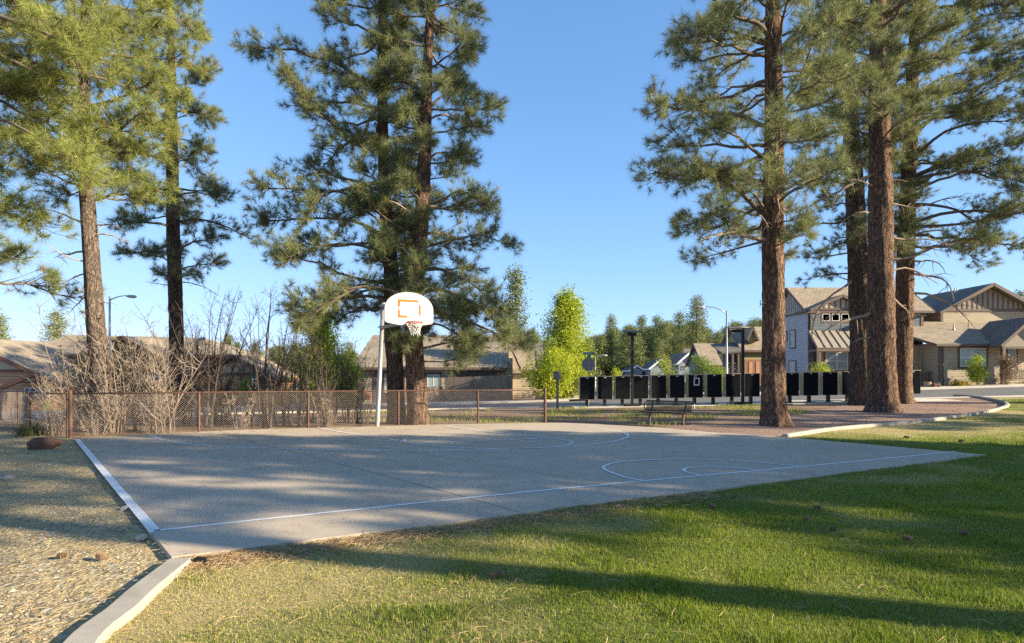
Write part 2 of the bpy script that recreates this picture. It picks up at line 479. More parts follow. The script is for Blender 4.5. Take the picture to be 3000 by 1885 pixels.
co = bpy.data.objects.new('camera', cam); COL.objects.link(co)
co.location = (0, 0, EYE); co.rotation_euler = (math.pi/2, 0, 0)
scene.camera = co
scene.view_settings.view_transform = 'Standard'; scene.view_settings.look = 'None'
scene.view_settings.exposure = 1.75; scene.view_settings.gamma = 1
scene.cycles.sample_clamp_indirect = 4.0; scene.cycles.max_bounces = 6; scene.cycles.transparent_max_bounces = 6
scene.cycles.use_denoising = False
scene.cycles.denoiser = 'OPENIMAGEDENOISE'

# ================================================================ THE SETTING
def xy(px, py, dz=0.0):
    p = G(px, py, dz); return (p.x, p.y)

xs = np.unique(np.concatenate([np.linspace(-900, -60, 22), np.arange(-60, 61, 1.0), np.linspace(60, 900, 22)]))
ys = np.unique(np.concatenate([np.linspace(-300, -8, 12), np.arange(-8, 76, 1.0), np.linspace(76, 1500, 40)]))
X, Y = np.meshgrid(xs, ys)
Z = gz(X, Y) - 0.06
def grid_faces(nx, ny, mask=None):
    i, j = np.meshgrid(np.arange(nx - 1), np.arange(ny - 1))
    a = j * nx + i
    f = np.stack([a, a + 1, a + nx + 1, a + nx], -1).reshape(-1, 4)
    return f if mask is None else f[mask.ravel()]
o = np_mesh('ground', np.stack([X, Y, Z], -1).reshape(-1, 3), grid_faces(len(xs), len(ys)), M['dirt'], smooth=True)
tag(o, kind='structure')

# --- outlines (world xy)
SLAB_NEAR = [xy(503, 1633), xy(2890, 1333)]
SLAB_RIGHT = [xy(2300, 1281), xy(2096, 1268), xy(1918, 1253), xy(1739, 1244.5), xy(1650, 1241)]
SLAB_FAR = [xy(1500, 1242.5), xy(1350, 1245), xy(1105, 1251), xy(700, 1261.5), xy(436, 1273), xy(219, 1285)]
SLAB = SLAB_NEAR + SLAB_RIGHT + SLAB_FAR
KERB_R = [xy(2300, 1281), xy(2400, 1265), xy(2500, 1254), xy(2600, 1246), xy(2700, 1236), xy(2800, 1223), xy(2880, 1210),
          xy(2932, 1198), xy(2952, 1188), xy(2935, 1177), xy(2890, 1168), xy(2845, 1162), xy(2795, 1159.5)]
KERB_L = [xy(517, 1634), xy(400, 1725), xy(330, 1785), xy(205, 1885), (-2.15, 2.5), (-1.75, 1.2)]
kr_far = KERB_R[-1]
LAWN = [KERB_L[-1]] + [(2.0, .6), (45, .6), (45, 30.2), (kr_far[0] + 1.5, 31.0), kr_far] + KERB_R[::-1][1:] + [(SLAB_RIGHT[0][0]-.3, SLAB_RIGHT[0][1]-.2), (SLAB_NEAR[1][0]-.9, SLAB_NEAR[1][1]+.05), (SLAB_NEAR[0][0]+.1, SLAB_NEAR[0][1]+.3)] + KERB_L
GRAVEL = [(SLAB_FAR[-1][0]+.3, SLAB_FAR[-1][1]), (SLAB_NEAR[0][0]+.25, SLAB_NEAR[0][1]+.1)] + KERB_L + [(-12, 1.2), (-24, 6), (-24, 15.5), (-14.2, 16.2), (-11.3, 14.75)]
BED = [xy(2300, 1281)] + KERB_R[1:] + [xy(2600, 1168), xy(2450, 1188), xy(2330, 1215), xy(2150, 1238), xy(2000, 1243), xy(1918, 1253), xy(2096, 1268)]

def sheet(name, poly, zf, mat, res, attrs=None, kind='structure', pad=0):
    px_ = [p[0] for p in poly]; py_ = [p[1] for p in poly]
    ax = np.arange(min(px_), max(px_) + res, res); ay = np.arange(min(py_), max(py_) + res, res)
    X, Y = np.meshgrid(ax, ay)
    cx, cy = X[:-1, :-1] + res/2, Y[:-1, :-1] + res/2
    mask = inpoly(cx, cy, poly)
    at = {k: f(X, Y).ravel() for k, f in attrs.items()} if attrs else None
    o = np_mesh(name, np.stack([X, Y, zf(X, Y)], -1).reshape(-1, 3), grid_faces(len(ax), len(ay), mask), mat, smooth=True, attrs=at)
    return tag(o, kind=kind)

def flat_poly(name, poly, zf, mat, kind='structure'):
    V = [(p[0], p[1], zf(p[0], p[1])) for p in poly]
    return tag(np_mesh(name, V, [list(range(len(V)))], mat), kind=kind)

def lawn_z(X, Y):
    lift = sstep(-2.5, 5.0, X + .25 * (Y - 4)) * .015
    return gz(X, Y) - .035 + lift + (vnoise(X, Y, 1.1, 3) - .5) * .02 + (vnoise(X, Y, .4, 5) - .5) * .02 * sstep(-1, 3, X)
def lawn_dry(X, Y):
    left = 1 - sstep(-2.7, .5, X + .15 * (Y - 4) + 1.8 * (vnoise(X, Y, .9, 8) - .5))
    spots = sstep(.60, .78, vnoise(X, Y, .8, 9)) * .4
    back = sstep(13, 17, Y) * sstep(.30, .55, vnoise(X, Y, .35, 21)) * .85
    edge = (vnoise(X, Y, 3.1, 12) - .5) * .5
    return np.clip(left * .95 + spots + back + edge * .7, 0, 1)
sheet('lawn', LAWN, lawn_z, M['soil'], .16, {'dry': lambda X, Y: np.clip(lawn_dry(X, Y) * 1.1, 0, 1)})
sheet('gravel_yard', GRAVEL, lambda X, Y: gz(X, Y) - .045 + (vnoise(X, Y, .9, 31) - .5) * .02, M['gravel'], .2)
sheet('gravel_bed', BED, lambda X, Y: gz(X, Y) - .04 + (vnoise(X, Y, .6, 33) - .5) * .02, M['pink'], .2)
# strip of tan gravel and straw along the far edge of the court
ST = [xy(1918, 1253), xy(1739, 1244.5), xy(1640, 1240.5)] + SLAB_FAR[:-1] + [SLAB_FAR[-1]]
back = [(p[0] - .18 + .0, p[1] + .75) for p in ST]
sheet('gravel_strip', ST + back[::-1], lambda X, Y: gz(X, Y) - .045 + (vnoise(X, Y, 1.5, 31) - .5) * .01, M['gravel'], .12)

# --- concrete court with its painted lines (sheets 4 mm apart)
mb = MB()
mb.prism([Vector((p[0], p[1], 0)) for p in SLAB], (0, 0, -.16))
court = mb.build('basketball_court', M['slab'])
tag(court, kind='structure')
BASE[court.name] = np.zeros(3)
def line_strip(mb, pts, w, z):
    pts = [np.array(p[:2]) for p in pts]; m = len(pts); vs = []
    for i, p in enumerate(pts):
        d = pts[min(i+1, m-1)] - pts[max(i-1, 0)]; d = d / (np.linalg.norm(d) + 1e-9)
        nrm = np.array([-d[1], d[0]]) * (w[i] if hasattr(w, '__len__') else w) / 2
        vs += [(p[0]+nrm[0], p[1]+nrm[1], z), (p[0]-nrm[0], p[1]-nrm[1], z)]
    mb.add(vs, [[2*i, 2*i+1, 2*i+3, 2*i+2] for i in range(m - 1)])
def pxline(pts, n=8):
    return [xy(*p) for p in crom(pts, n)]
def cropc(pts, ox):
    return [(ox + x / 2.383, 1250 + y / 2.383) for x, y in pts]
LW = .056
lines = MB()
line_strip(lines, pxline([(453,1557),(610,1540),(1000,1499),(1420,1455),(1885,1410),(2343,1368.5),(2799,1324)]), LW, .004)
ws = MB(); line_strip(ws, [xy(225, 1287), xy(340, 1425), xy(456, 1560)], .10, .004)
arc = MB()
line_strip(arc, pxline(cropc([(1040,57),(1120,88),(1250,112),(1420,130),(1650,144),(1900,154),(2150,160),(2383,163.5)],0)+cropc([(300,166.5),(600,167),(900,162),(1200,156),(1450,148),(1600,137),(1750,125),(1900,104),(1980,82),(2003,66),(1985,50),(1930,35),(1850,22),(1720,6)],1000)), LW, .004)
semi = MB()
line_strip(semi, pxline([(1885,1410),(1839,1402),(1797,1388),(1772,1377),(1768,1371),(1776,1365),(1799,1358),(1839,1353.5),(1902,1349),(2000,1347),(2084,1348.5),(2168,1353),(2252,1359),(2344,1368)]), LW, .008)
inner = MB()
line_strip(inner, pxline([(2054.5,1394.8),(2025,1388.5),(2008,1383.6),(2003,1379),(2008,1374.6),(2025,1371.7),(2063,1370.4),(2126,1371.3),(2176,1374.2),(2216,1378.8)]), LW, .008)
ft = MB()
line_strip(ft, pxline(cropc([(450,90),(438,96),(442,102),(455,110),(520,122),(640,136),(800,148),(950,154),(1100,157),(1300,153.5),(1450,147),(1560,135),(1610,120),(1612,110),(1570,98),(1500,88),(1420,81)],1000)), LW, .008)
for a, b in (((452,90),(530,78)),((600,70),(690,65)),((780,61),(885,60)),((990,61),(1100,63)),((1215,67),(1320,74))):
    line_strip(ft, [xy(*p) for p in cropc([a, b], 1000)], LW, .008)
lane = MB()
line_strip(lane, pxline([(928,1256),(985,1265.5),(1049,1275),(1112,1284.5),(1176,1294),(1208,1299.5)]), LW, .012)
line_strip(lane, pxline([(1302,1251.5),(1378,1261),(1464,1270),(1557,1279),(1604,1285.7)]), LW, .012)
line_strip(lane, pxline(cropc([(520,121),(800,110),(1100,98),(1440,85)],1000)), LW, .012)
line_strip(lane, pxline(cropc([(330,105),(420,101)],1000), 2), LW*.8, .012)
for nm, b in (('half_court_line', lines), ('edge_stripe', ws), ('three_point_line', arc), ('centre_circle', semi), ('inner_circle', inner), ('free_throw_circle', ft), ('lane_lines', lane)):
    b.build(nm, M['line'], court)
jb = MB()
line_strip(jb, pxline([(560,1266.5),(640,1281),(760,1302),(882,1330),(1000,1361),(1365,1458),(1519,1501)], 3), .014, .003)
line_strip(jb, pxline([(640,1264),(740,1294)], 3), .014, .003)
line_strip(jb, pxline([(800,1259.5),(950,1284),(1200,1325),(1500,1372),(1900,1448)], 3), .010, .003)
jb.build('control_joints', M['joint'], court)

# --- kerbs
def kerb(name, pts, w, zt, zb, mat):
    C = [np.array(p) for p in crom(pts, 5)]; m = len(C); vs = []; r = .025
    for i, p in enumerate(C):
        d = C[min(i+1,m-1)] - C[max(i-1,0)]; d = d / np.linalg.norm(d); n = np.array([-d[1], d[0]])
        g = float(gz(p[0], p[1]))
        prof = [(-w/2, zb), (-w/2, zt - r), (-w/2 + r, zt), (w/2 - r, zt), (w/2, zt - r), (w/2, zb)]
        vs += [(p[0]+n[0]*a, p[1]+n[1]*a, g + z) for a, z in prof]
    fs = []
    for i in range(m-1):
        for k in range(5):
            fs.append([i*6+k, i*6+k+1, (i+1)*6+k+1, (i+1)*6+k])
    fs += [[5,4,3,2,1,0], [(m-1)*6+k for k in range(6)]]
    return tag(np_mesh(name, vs, fs, mat), kind='structure')
kl = [(p[0] + (0.06 if i else .05), p[1]) for i, p in enumerate(KERB_L)]
kl[0] = (kl[0][0] + .03, kl[0][1] - .08)
kerb('kerb_beside_lawn', kl, .22, .015, -.12, M['kerb'])
kerb('kerb_round_gravel_bed', KERB_R, .14, .075, -.12, M['kerb'])

# --- road, sidewalks and the side street
near = [(-60,15),(-40,18),(-24,23),(-14,28),(-6,31),(0,32.0),(8,32.3),(16,32.3),(26,32.3),(60,32.3)]
far = [(-60,37.5),(-40,38),(-24,38.5),(-14,39),(-6,39.2),(0,39.3),(8,39.4),(16,39.4),(26,39.4),(60,39.4)]
na = [np.array(p) for p in crom(near, 8)]; fa = [np.array(p) for p in crom(far, 8)]
def ribbon(name, A, B, zf, mat, side=None, n=6):
    vs = []; m = len(A)
    for a, b in zip(A, B):
        for k in range(n + 1):
            p = a + (b - a) * k / n
            vs.append((p[0], p[1], float(gz(p[0], p[1])) + zf))
    fs = [[i*(n+1)+k, (i+1)*(n+1)+k, (i+1)*(n+1)+k+1, i*(n+1)+k+1] for i in range(m-1) for k in range(n)]
    if side is not None:     # kerb faces along both long edges
        k0 = len(vs)
        for a, b in zip(A, B):
            vs += [(a[0], a[1], float(gz(a[0], a[1])) + side), (b[0], b[1], float(gz(b[0], b[1])) + side)]
        for i in range(m-1):
            fs.append([k0+2*i, k0+2*i+2, (i+1)*(n+1), i*(n+1)])
            fs.append([i*(n+1)+n, (i+1)*(n+1)+n, k0+2*i+3, k0+2*i+1])
    return tag(np_mesh(name, vs, fs, mat), kind='structure')
ribbon('road', na, fa, -.04, M['asphalt'])
off = np.array([0, 1.0])
ribbon('kerb_and_gutter', [p - off*.0 for p in na], [p - off*.45 for p in na], .0, M['walk'], -.2)
# far sidewalk, broken where the side street comes in (x 5.5 .. 13)
fl = [p for p in fa if p[0] < 4.6]; fr = [p for p in fa if p[0] > 14.2]
for nm, part in (('sidewalk_west', fl), ('sidewalk_east', fr)):
    ribbon(nm, part, [p + off*1.9 for p in part], .07, M['walk'], -.2)
ribbon('side_street', [np.array((5.8 - .0*(y-39), y)) for y in np.arange(39.6, 131, 5)], [np.array((13.2 + .045*(y-39), y)) for y in np.arange(39.6, 131, 5)], -.035, M['asphalt'])
ribbon('side_street_walk', [np.array((4.0, y)) for y in np.arange(41.3, 110, 5)], [np.array((5.75, y)) for y in np.arange(41.3, 110, 5)], .06, M['walk'], -.2)
ribbon('side_street_walk_east', [np.array((13.3 + .045*(y-39), y)) for y in np.arange(41.3, 110, 5)], [np.array((14.9 + .045*(y-39), y)) for y in np.arange(41.3, 110, 5)], .06, M['walk'], -.2)
flat_poly('corner_ramp', [(3.4, 39.5), (5.7, 39.5), (5.7, 42.2), (4.4, 42.6), (2.2, 41.2)], lambda x, y: float(gz(x, y)) + .074, M['walk'])
# mailbox pad
ribbon('mailbox_pad', [np.array((x, 29.9)) for x in np.arange(3.2, 23.3, 2)], [np.array((x, 31.5)) for x in np.arange(3.2, 23.3, 2)], -.02, M['walk'], -.2)

# ================================================================ BASKETBALL HOOP
pb = G(1105, 1251)
hoop = empty('basketball_hoop', (pb.x, pb.y, 0), 'basketball hoop with white fan backboard and chipped orange square on a galvanised pole', 'basketball hoop')
ptop = W(1122.5, 890, pb.y)
mb = MB(); mb.tube([(pb.x, pb.y, -.1), (pb.x, pb.y, 0), ptop], [.070, .068, .058], 20)
mb.build('pole', M['galv'], hoop, True)
mb = MB(); mb.tube([ptop, ptop + Vector((0, 0, .02))], [.072, .066], 20); mb.build('pole_cap', M['galv'], hoop)
ang = math.radians(26)
n_ = Vector((math.sin(ang), -math.cos(ang), 0)); u_ = Vector((math.cos(ang), math.sin(ang), 0))
bc = W(1199.5, 909, 16.4); bc.z = 3.39
def B(u, z, d=0.0): return bc + u_ * u + Vector((0, 0, z)) + n_ * d
out = []
HB = .485
for k in range(25):      # fan shaped outline: arched top, short straight sides, rounded lower corners
    a = math.pi * k / 24
    out.append((.70 * math.cos(a), -.02 + .505 * math.sin(a) ** .92 if 0 < k < 24 else -.06))
pts = [(.70, -.06)] + out[1:-1] + [(-.70, -.06), (-.70, -.30), (-.685, -.355), (-.64, -.385), (-.30, -.44), (0, -.455), (.30, -.44), (.64, -.385), (.685, -.355), (.70, -.30)]
mb = MB(); mb.prism([B(u, z, .0) for u, z in pts], -n_ * .035)
board = mb.build('backboard', M['white'], hoop)
mb = MB()
for (a, b) in zip(pts, pts[1:] + pts[:1]):
    if math.hypot(a[0]-b[0], a[1]-b[1]) > 1e-4:
        mb.bar(B(a[0]*1.004, a[1]*1.004, -.017), B(b[0]*1.004, b[1]*1.004, -.017), .012, .042, n_)
mb.build('edge_trim', M['signback'], board)
# chipped orange target square: short irregular pieces 3 mm proud of the board
mb = MB(); r = random.Random(5)
sq = [(-.305, -.20), (-.305, .245), (.305, .245), (.305, -.20)]
def chips(a, b, w, miss):
    mb = MB()
    nseg = 26; a = np.array(a); b = np.array(b); d = (b-a)/np.linalg.norm(b-a); nn = np.array([-d[1], d[0]])
    ea = [r.uniform(-.012, .003) for _ in range(nseg+1)]; eb = [r.uniform(-.003, .003) for _ in range(nseg+1)]
    for i in range(nseg):
        t = (i+.5)/nseg
        if any(m0 < t < m1 for m0, m1 in miss): continue
        p, q = a+(b-a)*i/nseg, a+(b-a)*(i+1)/nseg
        c = [p+nn*(w/2+ea[i]), p-nn*(w/2+eb[i]), q-nn*(w/2+eb[i+1]), q+nn*(w/2+ea[i+1])]
        mb.prism([B(x, z, .003) for x, z in c], -n_*.0025)
    mb.build('target_stripe', M['orange'], board)
W_ = .068
chips((-.332, .245), (.30, .245), W_, [(.93, .95)])
chips((-.306, -.18), (-.306, .22), W_, [(.40, .47), (.52, .60)])
chips((.30, -.16), (.30, .14), W_*.85, [])
chips((-.332, -.205), (-.06, -.205), W_, [])
rz = 3.0 - bc.z
mb = MB()
rc = (0.03, rz)
ring = [B(rc[0] + .225*math.cos(a), rc[1], .40 + .225*math.sin(a)) for a in np.linspace(0, 2*math.pi, 33)]
mb.tube(ring, .014, 8)
ring2 = [B(rc[0] + .225*math.cos(a), rc[1]-.03, .40 + .225*math.sin(a)) for a in np.linspace(0, 2*math.pi, 33)]
mb.tube(ring2, .007, 6)
mb.build('rim', M['rim'], hoop, True)
mb = MB()
mb.prism([B(-.09, rz+.02, .004), B(.15, rz+.02, .004), B(.15, rz-.13, .004), B(-.09, rz-.13, .004)], n_*.012)
for s in (-.085, .145):
    mb.prism([B(s, rz+.015, .016), B(s, rz-.12, .016), B(s*.8+.006, rz-.025, .23), B(s*.8+.006, rz+.012, .23)], u_*.008)
mb.prism([B(-.085, rz+.012, .016), B(.15, rz+.012, .016), B(.12, rz+.012, .2), B(-.055, rz+.012, .2)], Vector((0,0,-.006)))
mb.build('rim_bracket', M['rim'], hoop)
mb = MB(); NN = 12; rings = [(.225, 0), (.20, -.07), (.165, -.135), (.14, -.20), (.125, -.26), (.12, -.31)]
def netp(k, j):
    R, z = rings[j]; a = 2*math.pi*(k + .5*(j % 2))/NN
    sway = .03 * (j/5)**2
    return B(rc[0] + R*math.cos(a) + sway, rc[1] - .015 + z*(1+.05*math.sin(k*2.1)), .40 + R*math.sin(a))
for j in range(5):
    for k in range(NN):
        d = 0 if j % 2 == 0 else 1
        mb.tube([netp(k, j), netp(k + (0 if j % 2 == 0 else 1), j+1)], .0065, 4)
        mb.tube([netp(k, j), netp(k - 1 + (0 if j % 2 == 0 else 1), j+1)], .0065, 4)
for k in range(0, NN, 2):
    p = netp(k, 5); mb.tube([p, p - Vector((0,0,.05))], .005, 4)
mb.build('net', M['net'], hoop)
mb = MB()
pa = pb + (ptop - pb) * ((3.62)/(ptop.z)); pl = pb + (ptop - pb) * (2.98/ptop.z)
for s in (-.17, .17):
    mb.bar(pa + u_*s*.3 , B(s, .25, -.04), .03, .045)
    mb.bar(pl + u_*s*.3, B(s, -.38, -.04), .03, .055)
    mb.bar(pa + u_*s*.3, B(s, -.1, -.04), .02, .03)
    mb.bar(B(s, -.40, -.052), B(s, .34, -.052), .04, .02, n_)
mb.build('support_arms', M['galv'], hoop)
for q in (pa, pl):
    mb = MB()
    mb.tube([q - Vector((0,0,.045)), q + Vector((0,0,.045))], .083, 20)
    mb.tube([q + Vector((-.14,0,0)), q + Vector((-.07,0,0))], .014, 6)
    mb.build('clamp', M['galv'], hoop)

# ================================================================ CHAIN LINK FENCES
def chain_fence(name, pts, H, label, post_px=None, corner=None, diam=.062, rail_r=.021, post_r=.03, sag=None):
    root = empty(name, (pts[0][0], pts[0][1], GZ(*pts[0])), label, 'chain-link fence')
    P = [Vector((p[0], p[1], GZ(*p))) for p in pts]
    for i, p in enumerate(P):
        big = corner is not None and i in corner
        mb = MB(); h = H + (.07 if big else -.01)
        mb.tube([p - Vector((0,0,.1)), p + Vector((0,0,h))], .048 if big else post_r, 10)
        mb.tube([p + Vector((0,0,h)), p + Vector((0,0,h+.025))], [.052 if big else post_r*1.1, .02], 10)
        mb.build('post', M['rust'], root, False)
    mb = MB()
    mb.tube([p + Vector((0,0,H)) for p in P], rail_r, 8)
    mb.build('top_rail', M['rust'], root, True)
    mb = MB()
    h0, h1 = .03, H - .01
    for a, b in zip(P[:-1], P[1:]):
        L = (Vector((b.x,b.y,0)) - Vector((a.x,a.y,0))).length
        d = (b - a) / L; hh = h1 - h0; step = diam
        for sgn in (1, -1):
            s = -hh
            while s < L + (hh if sgn < 0 else 0):
                # wire runs from (s, h0) to (s+sgn*hh, h1) in fence plane, clipped to 0..L
                s0, z0, s1, z1 = s, h0, s + sgn*hh, h1
                if sgn > 0:
                    if s0 < 0: z0 += -s0; s0 = 0
                    if s1 > L: z1 -= s1 - L; s1 = L
                else:
                    if s0 > L: z0 += s0 - L; s0 = L
                    if s1 < 0: z1 -= -s1; s1 = 0
                if z1 - z0 > .02 and s0 <= L and s1 <= L + 1e-6 and s0 >= 0 and s1 >= -1e-6:
                    p = a + d*s0 + Vector((0,0,z0)); q = a + d*s1 + Vector((0,0,z1))
                    mb.tube([p, q], .0019, 3, False)
                s += step
    mb.build('wire_mesh', M['wire'], root)
    return root
FP = [(-11.2, 14.72), (-8.6, 15.95), (-5.95, 16.95), (-3.55, 18.15), (-1.1, 18.75), (1.08, 18.95)]
chain_fence('chain_link_fence', FP, 1.13, 'long brown chain-link fence along the far edge of the basketball court', corner=(0, 5))
FP2 = [(-11.45, 14.95), (-13.7, 16.5), (-16.6, 19.5), (-20.5, 23.2), (-25, 27)]
chain_fence('chain_link_fence', FP2, 1.12, 'short brown chain-link fence running away left from the corner post beyond the rock', diam=.075)

# ================================================================ MAILBOXES
MBX = [1720.5, 1773, 1825, 1878, 1930.5, 1984, 2038, 2093, 2148, 2204, 2319, 2375.5, 2432, 2489, 2675]
mlabels = ['charcoal-backed cluster mailbox at the left end of the row, under the octagonal sign',
 'second charcoal cluster mailbox from the left end of the row, right of the octagonal sign',
 'charcoal cluster mailbox just left of the first tall black light post',
 'charcoal cluster mailbox just right of the first tall black light post',
 'charcoal cluster mailbox above the left end of the bench back',
 'charcoal cluster mailbox above the middle and right half of the bench back',
 'charcoal cluster mailbox with a square of silver tape stuck on its back',
 'charcoal cluster mailbox next right of the one with the silver tape square',
 'charcoal cluster mailbox left of the second black light post, below the tall silver lamp',
 'charcoal cluster mailbox between the second black light post and the single thick pine trunk',
 'charcoal cluster mailbox next right of the single thick pine trunk',
 'charcoal cluster mailbox two places right of the single thick pine, below the lime bush',
 'charcoal cluster mailbox second left of the three grouped pine trunks',
 'charcoal cluster mailbox directly left of the three grouped pine trunks',
 'last charcoal cluster mailbox, right of the three grouped pine trunks by the beige house']
mroot0 = None
for i, cx_ in enumerate(MBX):
    Yb = 31.0 - .6 * (cx_ - 1720) / 955
    Xb = (cx_ - 1500) / F * Yb
    z0 = GZ(Xb, Yb) + .04
    if mroot0 is None:
        r_ = mroot0 = empty('cluster_mailbox', (Xb, Yb, z0), mlabels[i], 'mailbox', 'cluster mailboxes in a row beside the road')
        mb = MB(); mb.box(Xb-.395, Xb+.395, Yb+.0, Yb+.44, z0+.36, z0+1.585); mb.build('cabinet', M['mailbox'], r_)
        mb = MB(); mb.box(Xb-.385, Xb+.385, Yb-.012, Yb-.001, z0+.372, z0+1.565); pn = mb.build('back_panel', M['mailback'], r_)
        mb = MB(); mb.box(Xb-.06, Xb+.06, Yb-.018, Yb-.0125, z0+1.50, z0+1.54); mb.build('label_plate', M['silver'], pn)
        mb = MB(); mb.box(Xb-.41, Xb+.41, Yb-.02, Yb+.46, z0+1.5855, z0+1.605); mb.build('hood', M['mailbox'], r_)
        mb = MB(); mb.box(Xb-.075, Xb+.075, Yb+.13, Yb+.29, z0+.02, z0+.36); mb.build('pedestal', M['black'], r_)
        mb = MB(); mb.box(Xb-.22, Xb+.22, Yb+.02, Yb+.40, z0-.03, z0+.02); mb.build('base_plate', M['black'], r_)
    else:
        r_ = copy_tree(mroot0, (Xb, Yb, z0)); r_['label'] = mlabels[i]
        if i == 6:
            BASE[r_.name] = np.array((Xb, Yb, z0))
            mb = MB(); yb = Yb - .016
            for (ax, az, bx, bz) in ((-.085,1.0,-.065,1.47),(-.06,1.40,.20,1.38),(.185,1.37,.16,1.0),(-.06,1.035,.15,1.03)):
                mb.bar((Xb+ax, yb, z0+az), (Xb+bx, yb, z0+bz), .055, .005, (0,1,0))
            mb.build('tape_square', M['tape'], r_)

# ================================================================ LIGHT POSTS, LAMPS, SIGNS
def solar_post(px, pt, pbm, Y, label, tilt=0, arm=0, panel_w=.85, yb=None):
    b = W(px, pbm, Y); b.z = GZ(b.x, Y); top = W(px, pt, Y).z
    r_ = empty('light_post', b, label, 'light post', 'tall black solar light posts')
    mb = MB(); mb.box(b.x-.065, b.x+.065, Y-.065, Y+.065, b.z, top-.12); mb.build('post', M['black'], r_)
    mb = MB(); mb.box(b.x-.4, b.x+.4, Y-.2, Y+.2, b.z-.02, b.z+.16); mb.build('base_block', M['black'], r_)
    c = Vector((b.x + arm, Y, top))
    mb = MB()
    w = panel_w / 2
    mb.slab([c + Vector((-w, -.42, -.03)), c + Vector((w, -.42, -.03)), c + Vector((w, .42, .08)), c + Vector((-w, .42, .08))], .04)
    mb.build('solar_panel', M['black'], r_)
    mb = MB(); mb.box(c.x-.26, c.x+.2, Y-.16, Y+.16, top-.22, top-.07)
    mb.box(min(b.x, c.x)-.04, max(b.x, c.x)+.04, Y-.04, Y+.04, top-.12, top-.05)
    mb.build('lamp_head', M['black'], r_)
    return r_
solar_post(1852, 972, 1181, 30.4, 'tall black light post with flat panel top between the third and fourth mailboxes')
solar_post(2176, 962, 1174, 30.2, 'black light post with its lamp box turned left, left of the single thick pine', arm=-.35)
# third one, behind the bare shrubs, its grey panel tilted
b = W(577, 1200, 27.5); b.z = GZ(b.x, b.y)
r_ = empty('light_post', b, 'dark light post with a tilted grey panel rising out of the bare shrubs', 'light post', 'tall black solar light posts')
mb = MB(); mb.tube([b, (b.x, b.y, W(577, 1000, 27.5).z)], .07, 8); mb.build('post', M['black'], r_)
mb = MB(); a = W(574, 993, 27.5)
mb.slab([a + Vector((0,-.2,-.12)), a + Vector((.22,-.45,-.22)), a + Vector((.42,.1,.08)), a + Vector((.02,.15,.05))], .05)
mb.bar(a + Vector((.05,0,-.3)), a + Vector((.2,-.1,-.05)), .06, .06)
mb.build('solar_panel', M['signback'], r_)

def street_lamp(px, ptop, Y, headpx, headpy, label, r0=.085):
    b = Vector(((px-1500)/F*Y, Y, 0)); b.z = GZ(b.x, Y)
    top = W(px, ptop, Y); hd = W(headpx, headpy, Y)
    r_ = empty('street_lamp', b, label, 'street lamp', 'silver street lamps')
    mb = MB(); mb.tube([b, b + Vector((0,0,.3)), top], [r0*1.25, r0, r0*.62], 10); mb.build('pole', M['galv'], r_, True)
    d = hd.x - top.x; s = 1 if d > 0 else -1
    zz = top.z - .25
    pts = [(top.x, Y, zz), (top.x + d*.22, Y, zz + (hd.z-zz)*.55), (top.x + d*.45, Y, zz + (hd.z-zz)*.93), (top.x + d*.72, Y, hd.z + .03), (hd.x - s*.28, Y, hd.z)]
    mb = MB(); mb.tube(pts, [.045,.04,.036,.032,.03], 8); mb.build('arm', M['galv'], r_, True)
    mb = MB(); h0 = Vector((hd.x - s*.34, Y, hd.z)); h1 = Vector((hd.x + s*.34, Y, hd.z - .05))
    mb.tube([h0, h0.lerp(h1,.25), h0.lerp(h1,.8), h1], [.05, .10, .11, .05], 8); mb.build('lamp_head', M['galv'], r_, True)
street_lamp(2129, 910, 41.5, 2052, 900, 'tall silver street lamp with its arm reaching left, rising behind the mailboxes')
street_lamp(321.5, 869, 38.5, 385, 868, 'silver street lamp with its arm reaching right, beside the leaning left pine trunk', .10)
street_lamp(1744, 1044, 62.0, 1770, 1041, 'far small street lamp with its arm reaching right, beside the octagonal sign')

# stop sign seen from behind with street name blades
Ys = 33.0
b = W(1724, 1180, Ys); b.z = GZ(b.x, Ys)
sg = empty('stop_sign', b, 'grey back of an octagonal stop sign under green street name blades', 'street sign')
mb = MB(); mb.tube([b, (b.x, Ys, W(1724, 1032, Ys).z)], .028, 8); mb.build('post', M['galv'], sg)
c = W(1724, 1068, Ys); R_ = .365 / math.cos(math.pi/8)
mb = MB(); mb.prism([c + Vector((R_*math.cos(math.pi/8 + k*math.pi/4), .034, R_*math.sin(math.pi/8 + k*math.pi/4))) for k in range(8)], (0, .006, 0))
mb.build('octagon_plate', M['signback'], sg)
bl = MB(); p0 = W(1708.5, 1040, Ys); p1 = W(1741.5, 1032.2, Ys)
bl.box(p0.x, p1.x, Ys-.006, Ys+.006, p0.z, p1.z); blade = bl.build('street_name_blade', M['signgreen'], sg)
b2 = MB(); q0 = W(1720, 1049.5, Ys); q1 = W(1729, 1040.6, Ys)
b2.prism([Vector((q0.x, Ys-.05, q0.z)), Vector((q1.x, Ys-.3, q0.z)), Vector((q1.x, Ys-.3, q1.z)), Vector((q0.x, Ys-.05, q1.z))], (0,.01,0))
b2.build('crossing_blade', M['signgreen'], sg)
def text(body, name, parent, loc, size, mat, align='LEFT'):
    cu = bpy.data.curves.new(name, 'FONT'); cu.body = body; cu.size = size; cu.extrude = .001; cu.align_x = align; cu.fill_mode = 'BOTH'
    tmp = bpy.data.objects.new(name, cu); COL.objects.link(tmp)
    dg = bpy.context.evaluated_depsgraph_get()
    me = bpy.data.meshes.new_from_object(tmp.evaluated_get(dg))
    bpy.data.objects.remove(tmp); me.materials.clear(); me.materials.append(mat); me.name = name
    o = bpy.data.objects.new(name, me); COL.objects.link(o); o.parent = parent
    o.location = Vector(loc) - Vector(BASE[parent.name]); o.rotation_euler = (math.pi/2, 0, 0)
    BASE[o.name] = BASE[parent.name]
    return o
